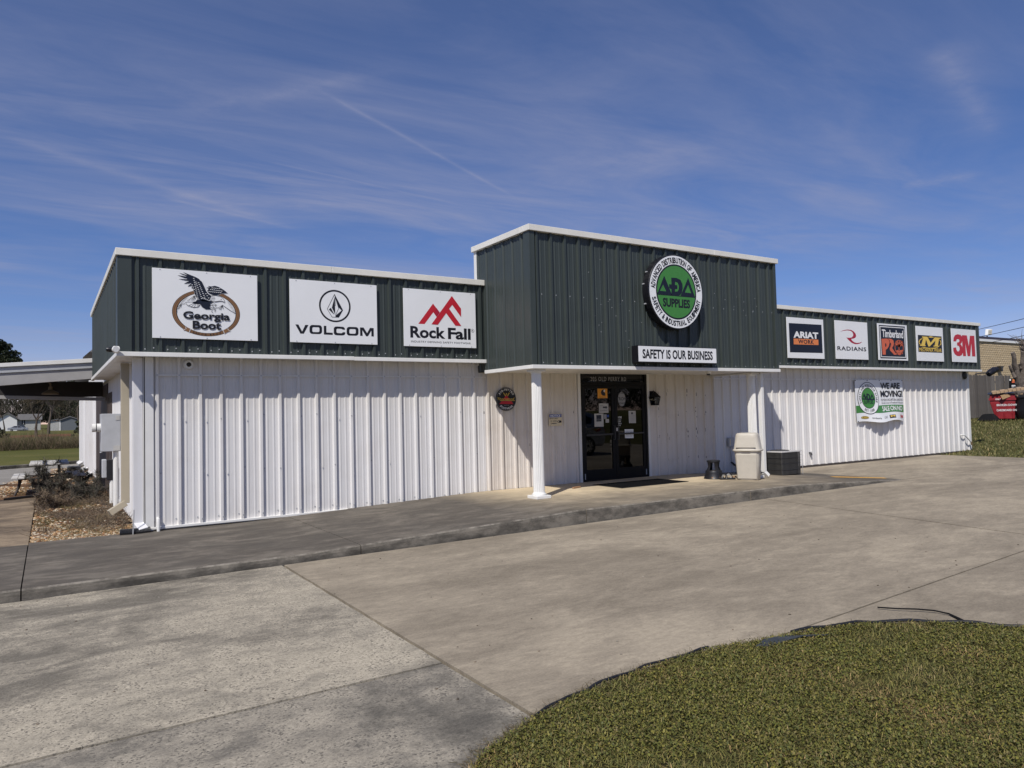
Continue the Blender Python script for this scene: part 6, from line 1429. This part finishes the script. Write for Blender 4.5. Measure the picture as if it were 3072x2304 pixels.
# power lines from a pole out of view to one far behind the store
def pole(name,label,p,h):
    th=thing(name,label,'utility pole',(p.x,p.y,-.2),'utility poles')
    MB().tube([(p.x,p.y,-.2),(p.x,p.y,h)],[.17,.12],10).build('pole','bark',th); MB().box(p.x-1.2,p.x+1.2,p.y-.06,p.y+.06,h-.6,h-.48).build('crossarm','bark',th)
ends=[]
for i,(xa,ya,xb,yb) in enumerate(((310,328,879,205),(310,423,879,310),(480,488,879,415))):
    sl=(yb-ya)/(xb-xa); A_=onr(1600,ya+sl*(1600-xa),38); B_=onr(-500,ya+sl*(-500-xa),120); ends.append((A_,B_)); q=[]
    for k in range(13): t=k/12; q.append(A_.lerp(B_,t)-Vector((0,0,.5*4*t*(1-t)*(.6))))
    o=MB().tube(q,.022,5).build('power_line','wire'); tag(o,('topmost thin power line above the tan block building','middle thin power line above the tan block building','lowest thin power line above the tan block building')[i],'power line','power lines')
pole('utility_pole','wooden utility pole carrying the power lines near the tan building',ends[0][0],ends[0][0].z+.3); pole('utility_pole','distant wooden utility pole behind the green and white store',ends[0][1],ends[0][1].z+.3)

# grass tufts on the bank
def bank_tufts(n,seed):
    rs=np.random.RandomState(seed); P=np.column_stack([rs.uniform(22.0,37,n),rs.uniform(-6,5.5,n)]); z=np.array([bankz(x,y) for x,y in P])
    a=rs.uniform(0,2*PI,n); l=rs.uniform(.03,.10,n); w_=rs.uniform(.006,.014,n); s=np.column_stack([-np.sin(a),np.cos(a),np.zeros(n)]); B=np.column_stack([P,z]); tip=B+np.column_stack([np.cos(a)*l*.7,np.sin(a)*l*.7,l])
    V=np.stack([B-s*w_[:,None],B+s*w_[:,None],tip],1).reshape(-1,3); F=np.arange(len(V)).reshape(-1,3); c_=np.array(GCOL)[rs.randint(0,len(GCOL),n)]*rs.uniform(.8,1.3,(n,1)); return V,F,np.repeat(c_,3,0)
G=bank_tufts(26000,8); tag(np_build('bank_grass_blades',G[0],G[1],'grass_blades',col=G[2]),'rough green and straw grass on the bank beside the store','grass',kind='stuff')

# ------------------------------------------------------------------ left background
def tree_skel(mb,p,d,L,r,lev,rr_,tips,sides=6):
    q=[p]; rad=[r]; dd=d.copy()
    for k in range(3):
        dd=(dd+Vector((rr_.uniform(-1,1),rr_.uniform(-1,1),rr_.uniform(-.3,.6)))*.16).normalized(); q.append(q[-1]+dd*L/3); rad.append(r*(1-.2*(k+1)))
    mb.tube(q,rad,sides,cap=False)
    if lev==0: tips.append((q[-1],dd)); return
    for k in range(rr_.choice((2,3,3))):
        a=rr_.uniform(0,2*PI); e=dd.orthogonal().normalized(); e=(Matrix.Rotation(a,3,dd)@e); nd=(dd*rr_.uniform(.6,1.1)+e*rr_.uniform(.5,.95)).normalized()
        tree_skel(mb,q[rr_.choice((2,3))],nd,L*rr_.uniform(.58,.78),r*.55,lev-1,rr_,tips,max(3,sides-1))
def bare_tree(label,c,h,seed,cols,tw=26,group='bare trees across the field'):
    rr_=random.Random(seed); th=thing('bare_tree',label,'tree',c,group); mb=MB(); tips=[]
    tree_skel(mb,Vector(c),Vector((0,0,1)),h*.36,h*.020,4,rr_,tips); mb.build('trunk','bark',th)
    T=np.array([tuple(t[0]) for t in tips]); D0=np.array([tuple(t[1]) for t in tips]); rs=np.random.RandomState(seed)
    P=np.repeat(T,tw,0)+rs.normal(size=(len(T)*tw,3))*h*.035; D=unit(np.repeat(D0,tw,0)+rs.normal(size=(len(P),3))*.7); n=len(P)
    S=sticks(rs,P,D,rs.uniform(.03,.09,n)*h,rs.uniform(.0010,.0022,n)*h,cols,.4); np_build('crown',S[0]-np.array(c),S[1],'twigs',th,col=S[2],kind='stuff')
TC=[(.085,.075,.062),(.11,.095,.075),(.07,.062,.05),(.095,.088,.06),(.075,.08,.05)]
def gp(zm,x,y,Z=-.22): return at(zm,x,y,Z=Z)
a=gp('r5',755,1560); bare_tree('leafless tree with a dark trunk standing before the grey shed',(a.x,a.y,-.25),14,5,TC)
a=gp('r5',560,1610); bare_tree('bushy brown leafless tree between the white house and the shed',(a.x,a.y,-.25),10,9,[(.10,.08,.055),(.13,.10,.06),(.08,.065,.045)],34)
a=gp('r5',70,1560); bare_tree('thin pale leafless tree in front of the white house',(a.x,a.y,-.25),9,12,TC,14)
a=gp('r5',1240,1520); bare_tree('leaning leafless tree at the right of the grey shed',(a.x,a.y,-.25),15,21,TC)
a=gp('r5',-40,1480); bare_tree('tall leafless tree left of the white house',(a.x,a.y,-.25),16,25,TC)
def leafy(name,label,c,blobs,n,size,cols,group,seed,trunk=None):
    rs=np.random.RandomState(seed); th=thing(name,label,'tree' if trunk else 'bush',c,group); V=[]
    if trunk: MB().tube([c,(c[0],c[1],c[2]+trunk*.6),(c[0]+.2,c[1],c[2]+trunk)],[.28,.2,.08],8).build('trunk','bark',th)
    Ps=[]
    for (x,y,z,r) in blobs:
        k=max(20,int(n*r*r)); d=unit(rs.normal(size=(k,3))); Ps.append(np.array([x,y,z])+d*(r*rs.uniform(.45,1.0,k)**.5)[:,None]*np.array([1,1,.75]))
    P=np.vstack(Ps); n2=len(P); a=unit(rs.normal(size=(n2,3))); b=unit(np.cross(a,rs.normal(size=(n2,3)))); s=rs.uniform(*size,n2)
    V=np.stack([P-a*s[:,None],P+b*(s*.6)[:,None],P+a*s[:,None],P-b*(s*.6)[:,None]],1).reshape(-1,3); F=np.arange(len(V)).reshape(-1,4); cc_=np.array(cols)[rs.randint(0,len(cols),n2)]*rs.uniform(.6,1.4,(n2,1))
    np_build('crown' if trunk else 'foliage',V-np.array(c),F,'leaves',th,col=np.repeat(cc_,4,0),kind='stuff')
PN=[(.020,.030,.014),(.030,.040,.018),(.016,.024,.013),(.04,.045,.02)]
pb=[]; rr_=random.Random(4)
base=at('r5',-60,1300,Y=92); tc_=(base.x,92,-.25)
for (x,y,r) in ((15,190,1.15),(-60,150,1.4),(70,210,.9),(130,200,.75),(110,290,1.0),(40,300,1.3),(-40,280,1.5),(190,320,.8),(230,290,.5),(290,330,.55),(310,420,.5),(250,400,.8),(180,400,1.0),(100,400,1.2),(10,410,1.4),(-80,420,1.7),(60,150,.5),(300,310,.3),(320,440,.3)):
    q=at('r5',x,y,Y=92+rr_.uniform(-1.2,1.2)); pb.append((q.x,q.y,q.z,r*.62))
for k in range(16): q=at('r5',rr_.uniform(-160,220),rr_.uniform(470,900),Y=92+rr_.uniform(-2,2)); pb.append((q.x,q.y,q.z,rr_.uniform(.6,1.1)))
leafy('pine_tree','dark pine tree crown rising behind the side awning roof',tc_,pb,900,(.05,.14),PN,None,3,trunk=10)
BU=[(.030,.040,.016),(.045,.052,.022),(.022,.030,.014),(.06,.055,.03)]
def bushat(label,x,y,w_,h_,seed,cols=BU,n=900,zm='r5',sz=(.06,.16)):
    a=gp(zm,x,y); k=(a-CAM).dot(FW)/F_PX*ZM[zm][2]; r=w_*k/2; H=h_*k; rr_=random.Random(seed); bl_=[]
    for q in range(9): t=rr_.random(); bl_.append((a.x+rr_.uniform(-r,r)*(1-t*.5),a.y+rr_.uniform(-r,r),-.2+H*t*.85,max(.15,r*rr_.uniform(.35,.55))))
    leafy('evergreen_bush',label,(a.x,a.y,-.24),bl_,n,sz,cols,'bushes along the far side of the field',seed)
bushat('dark evergreen bush in front of the white house at the field edge',30,1630,190,230,1); bushat('tall dark cedar bush at the far right of the field edge',1195,1650,130,330,2); bushat('small green cedar bush in the middle of the field hedge',640,155,90,110,3,zm='r6',sz=(.04,.09)); bushat('low green bush beside the brown thicket of the hedge',510,155,60,70,4,zm='r6',sz=(.04,.09)); bushat('small round bush near the right end of the hedge',900,155,120,90,6,zm='r6',sz=(.04,.09))
# brown thicket along the far edge of the field
n=9000; X=rs.uniform(-14,6,n); Y=rs.uniform(49,54,n)-X*.5*.2; P=np.column_stack([X,Y,np.full(n,-.24)]); hh=.5+1.3*np.clip(np.array([noise.noise(Vector((x*.5,y*.3,1))) for x,y in zip(X,Y)])+.45,0,1)
D=unit(np.column_stack([rs.normal(size=n)*.4,rs.normal(size=n)*.4,np.ones(n)])); S1=sticks(rs,P,D,hh*rs.uniform(.5,1.1,n),rs.uniform(.006,.015,n),[(.14,.10,.06),(.10,.075,.045),(.17,.13,.085),(.08,.07,.035),(.06,.065,.025)],.35)
tag(np_build('field_thicket',S1[0],S1[1],'twigs',col=S1[2]),'long brown thicket of dry weeds along the far field edge','thicket',kind='stuff')
q=[gp('r5',x,y) for x,y in ((150,1590),(1110,1560),(1110,1600),(150,1625))]; struct(MB().add([(p_.x,p_.y,-.225) for p_ in q],[(0,1,2,3)]).build('bare_earth','red_clay'))
# far wood
def wood(n,xr,yr,h,cols,seed,tw=150):
    rs=np.random.RandomState(seed); Vs=[];Fs=[];Cs=[];o_=0
    X=rs.uniform(*xr,n);Y=rs.uniform(*yr,n);Hh=rs.uniform(*h,n)
    for x,y,hh in zip(X,Y,Hh):
        k=tw; t=rs.uniform(.15,1,k); rr_=hh*.30*np.sin(np.clip(t,0,1)*PI*.85+.25); a=rs.uniform(0,2*PI,k); q=rs.uniform(.1,1,k)**.5
        P=np.column_stack([x+np.cos(a)*rr_*q,y+np.sin(a)*rr_*q,-.3+t*hh]); D=unit(np.column_stack([np.cos(a)*.8+rs.normal(size=k)*.5,np.sin(a)*.8+rs.normal(size=k)*.5,.5+rs.uniform(0,1,k)])); P=np.vstack([P,[(x,y,-.3)]]); D=np.vstack([D,[(0,0,1)]]); L=np.append(rs.uniform(.07,.2,k)*hh,hh*.8); W=np.append(rs.uniform(.06,.17,k),.25)
        cset=[cols[rs.randint(len(cols))]]
        v,f,c_=sticks(rs,P,D,L,W,cset,.4); Vs.append(v);Fs.append(f+o_);Cs.append(c_);o_+=len(v)
    return np.vstack(Vs),np.vstack(Fs),np.vstack(Cs)
G=wood(330,(-95,60),(275,330),(13,18),[(.060,.054,.044),(.075,.066,.052),(.05,.052,.034),(.035,.042,.022),(.08,.068,.055)],6)
tag(np_build('far_wood',G[0],G[1],'twigs',col=G[2]),'grey brown leafless wood across the field behind the house','wood',kind='stuff')
G=wood(160,(60,420),(160,330),(10,14),[(.085,.078,.062),(.05,.06,.03)],16,60)
tag(np_build('distant_trees',G[0],G[1],'twigs',col=G[2]),'distant leafless trees behind the store','wood',kind='stuff')
G=wood(150,(15,170),(-125,-75),(11,15),[(.045,.045,.03),(.03,.036,.02),(.06,.052,.04)],26,110)
tag(np_build('street_trees',G[0],G[1],'twigs',col=G[2]),'dark trees across the street mirrored in the entrance glass','wood',kind='stuff')
# white house, shed, car
HY=238
def hp(x,y,Y=HY): return at('r5',x,y,Y=Y)
hs_=thing('white_house','small white gabled house across the field with a grey wing','house',(hp(150,1480).x,HY,-.24))
A_=hp(5,1345);B_=hp(265,1335);C_=hp(95,1262)
MB().prism([(A_.x-.6,HY,-.25),(B_.x,HY,-.25),(B_.x,HY,B_.z),((A_.x+B_.x)/2-.3,HY,C_.z+.3),(A_.x-.6,HY,B_.z)],(0,11,0)).build('gable_wall','house_white',hs_)
MB().prism([(A_.x-1.0,HY-.4,B_.z-.15),((A_.x+B_.x)/2-.3,HY-.4,C_.z+.25),(B_.x+.4,HY-.4,B_.z-.15),(B_.x+.4,HY-.4,B_.z+.05),((A_.x+B_.x)/2-.3,HY-.4,C_.z+.55),(A_.x-1.0,HY-.4,B_.z+.05)],(0,11.6,0)).build('gable_roof','shingle',hs_)
W1=hp(500,1480)
MB().box(B_.x+.02,W1.x+2,HY+3,HY+10,-.25,B_.z-.2).build('wing_wall','shed_light',hs_)
MB().prism([(B_.x,HY+2.4,B_.z-.25),(B_.x,HY+6.5,C_.z+.1),(B_.x,HY+10.6,B_.z-.25)],(W1.x-B_.x+2.4,0,0)).build('wing_roof','shingle',hs_)
q0=hp(335,1345);q1=hp(385,1415); wn=MB().box(q0.x,q1.x,HY+2.9,HY+3.0,q1.z,q0.z).build('window','box_black',hs_); MB().box((q0.x+q1.x)/2-.05,(q0.x+q1.x)/2+.05,HY+2.85,HY+2.89,q1.z,q0.z).build('muntin','house_white',wn)
SY=205
sh=thing('grey_shed','wide dark grey shed with a pale end wall across the field','shed',(at('r5',1000,1480,Y=SY).x,SY,-.24))
s0=at('r5',770,1480,Y=SY);s1=at('r5',935,1480,Y=SY);s2=at('r5',1240,1480,Y=SY);ze=at('r5',935,1358,Y=SY).z;zr=at('r5',1080,1300,Y=SY).z
MB().box(s1.x,s2.x,SY,SY+7,-.25,ze).build('front_wall','shed_grey',sh); MB().box(s0.x,s1.x-.02,SY+.4,SY+7,-.25,ze-.1).build('side_bay','shed_light',sh); MB().box(s1.x-.15,s1.x+.1,SY-.06,SY-.01,-.25,ze).build('corner_board','house_white',sh)
MB().prism([(s1.x-.3,SY-.3,ze),((s1.x+s2.x)/2,SY-.3,zr),(s2.x+.3,SY-.3,ze),(s2.x+.3,SY-.3,ze+.15),((s1.x+s2.x)/2,SY-.3,zr+.2),(s1.x-.3,SY-.3,ze+.15)],(0,8,0)).build('roof','roof_grey',sh)
MB().prism([(s1.x,SY-.01,ze),((s1.x+s2.x)/2,SY-.01,zr-.02),(s2.x,SY-.01,ze)],(0,7,0)).build('gable','shed_grey',sh)
MB().prism([(s0.x-.3,SY+.1,ze-.1),(s1.x-.3,SY+.1,ze+.35),(s1.x-.3,SY+.1,ze+.5),(s0.x-.3,SY+.1,ze+.05)],(0,7.2,0)).build('bay_roof','roof_grey',sh)
def car(name,label,loc,rot,kind,sc_=1.0,detail=True):
    th=thing(name,label,'car',loc); Mx=Matrix.Translation(loc)@Matrix.Rotation(rot,4,'Z')@Matrix.Scale(sc_,4)
    if kind=='suv': low=[(-2.25,.35),(-2.28,.62),(-2.2,.92),(-1.9,1.0),(-1.2,1.05),(2.0,1.08),(2.2,1.0),(2.27,.75),(2.22,.42),(2.1,.32),(-2.1,.30)]; top=[(-1.25,1.04),(-.55,1.55),(-.1,1.66),(1.3,1.66),(1.85,1.52),(2.12,1.06)]
    else: low=[(-2.3,.35),(-2.33,.6),(-2.2,.82),(-1.5,.92),(2.1,.96),(2.3,.85),(2.32,.5),(2.2,.32),(-2.2,.30)]; top=[(-1.2,.92),(-.45,1.36),(0,1.44),(.9,1.42),(1.75,.98)]
    def loft(pr,w0,w1,zr_,name,mat,bev):
        zs=[z for _,z in pr]; z0=min(zs);z1=max(zs); v=[]; n=len(pr)
        for s_ in (-1,1):
            for x,z in pr: wv=w0+(w1-w0)*(z-z0)/(z1-z0); v.append(Mx@Vector((x,s_*wv,z)))
        f=[tuple(range(n-1,-1,-1)),tuple(n+i for i in range(n))]+[(i,(i+1)%n,n+(i+1)%n,n+i) for i in range(n)]
        return MB().add(v,f).build(name,mat,th,bevel=bev,seg=3)
    loft(low,.88,.86,0,'body','car_silver',.06)
    loft(top,.84,.62,0,'cabin','car_silver',.05)
    zt=max(z for _,z in top); zb=1.08 if kind=='suv' else .96
    def win(pts,s_):
        v=[];
        for x,z in pts: wv=.84+(.62-.84)*(z-top[0][1])/(zt-top[0][1]); v.append(Mx@Vector((x,s_*(wv+.006),z)))
        return MB().add(v,[tuple(range(len(v)))]).build('side_window','car_glass',th)
    for s_ in (-1,1):
        if kind=='suv': win([(-1.0,1.12),(-.5,1.50),(-.05,1.56),(-.05,1.12)],s_); win([(.02,1.12),(.02,1.57),(.85,1.57),(.95,1.12)],s_); win([(1.02,1.14),(.94,1.56),(1.3,1.55),(1.7,1.35),(1.62,1.16)],s_)
        else: win([(-.95,.98),(-.4,1.30),(.1,1.36),(.1,.98)],s_); win([(.17,.98),(.17,1.36),(.85,1.34),(1.4,1.02)],s_)
    for x,z0,z1,xx in ((top[0][0],1.1,1.5,top[1][0]),):
        MB().add([Mx@Vector(q) for q in ((top[0][0]+.10,-.74,top[0][1]+.06),(top[0][0]+.10,.74,top[0][1]+.06),(top[1][0]-.03,.64,top[1][1]-.03),(top[1][0]-.03,-.64,top[1][1]-.03))],[(0,1,2,3)]).build('windscreen','car_glass',th).location=(0,0,0)
    r_=.34 if kind=='suv' else .31
    for x in (-1.4,1.38):
        for s_ in (-1,1):
            wl_=MB().tube([Mx@Vector((x,s_*.68,r_)),Mx@Vector((x,s_*.895,r_))],r_*sc_,24).build('wheel','tyre',th)
            MB().tube([Mx@Vector((x,s_*.893,r_)),Mx@Vector((x,s_*.905,r_))],r_*.72*sc_,24).build('hub','dark_metal',wl_)
            sp=MB()
            for k in range(10):
                a=2*PI*k/10; d=Vector((math.cos(a),0,math.sin(a))); e=Vector((-math.sin(a),0,math.cos(a))); c0=Vector((x,s_*.908,r_)); sp.add([Mx@(c0+e*.02),Mx@(c0-e*.02),Mx@(c0+d*r_*.70-e*.035),Mx@(c0+d*r_*.70+e*.035)],[(0,1,2,3)])
            sp.build('spokes','chrome',wl_); MB().tube([Mx@Vector((x,s_*.906,r_)),Mx@Vector((x,s_*.907,r_))],r_*1.22*sc_,24,cap=True) 
    if detail:
        for s_ in (-1,1):
            MB().prism([Mx@Vector(q) for q in ((1.95,s_*.872,.98),(2.27,s_*.80,.95),(2.28,s_*.78,.78),(1.75,s_*.879,.86))],Mx.to_3x3()@Vector((.01,s_*.012,0))).build('tail_light','taillight',th)
            MB().prism([Mx@Vector(q) for q in ((1.62,s_*.875,.95),(1.95,s_*.874,.98),(1.75,s_*.879,.88))],Mx.to_3x3()@Vector((.0,s_*.012,0))).build('tail_light','amber',th)
            MB().box(-.75,-.5,s_*.87,s_*.87+s_*.18,1.0,1.14,M=Mx).build('mirror','car_silver',th,bevel=.02)
            for x in (-.3,.75): MB().box(x,x+.16,min(s_*.868,s_*.888),max(s_*.868,s_*.888),.90,.93,M=Mx).build('door_handle','chrome',th)
            MB().prism([Mx@Vector(q) for q in ((-2.26,s_*.80,.70),(-2.0,s_*.868,.80),(-1.95,s_*.868,.70),(-2.27,s_*.7,.6))],Mx.to_3x3()@Vector((-.012,s_*.012,0))).build('headlight','chrome',th)
    return th
a=at('r5',275,1490,Z=-.2); k=a.y
car('parked_car','silver car parked beside the white house across the field',(at('r5',280,1490,Y=225).x,225,-.24),PI,'sedan',1.0,False)
car('parked_suv','silver sport utility car standing out of view and mirrored in the entrance glass',(14.05,-10.0,pav(14)),.0,'suv')
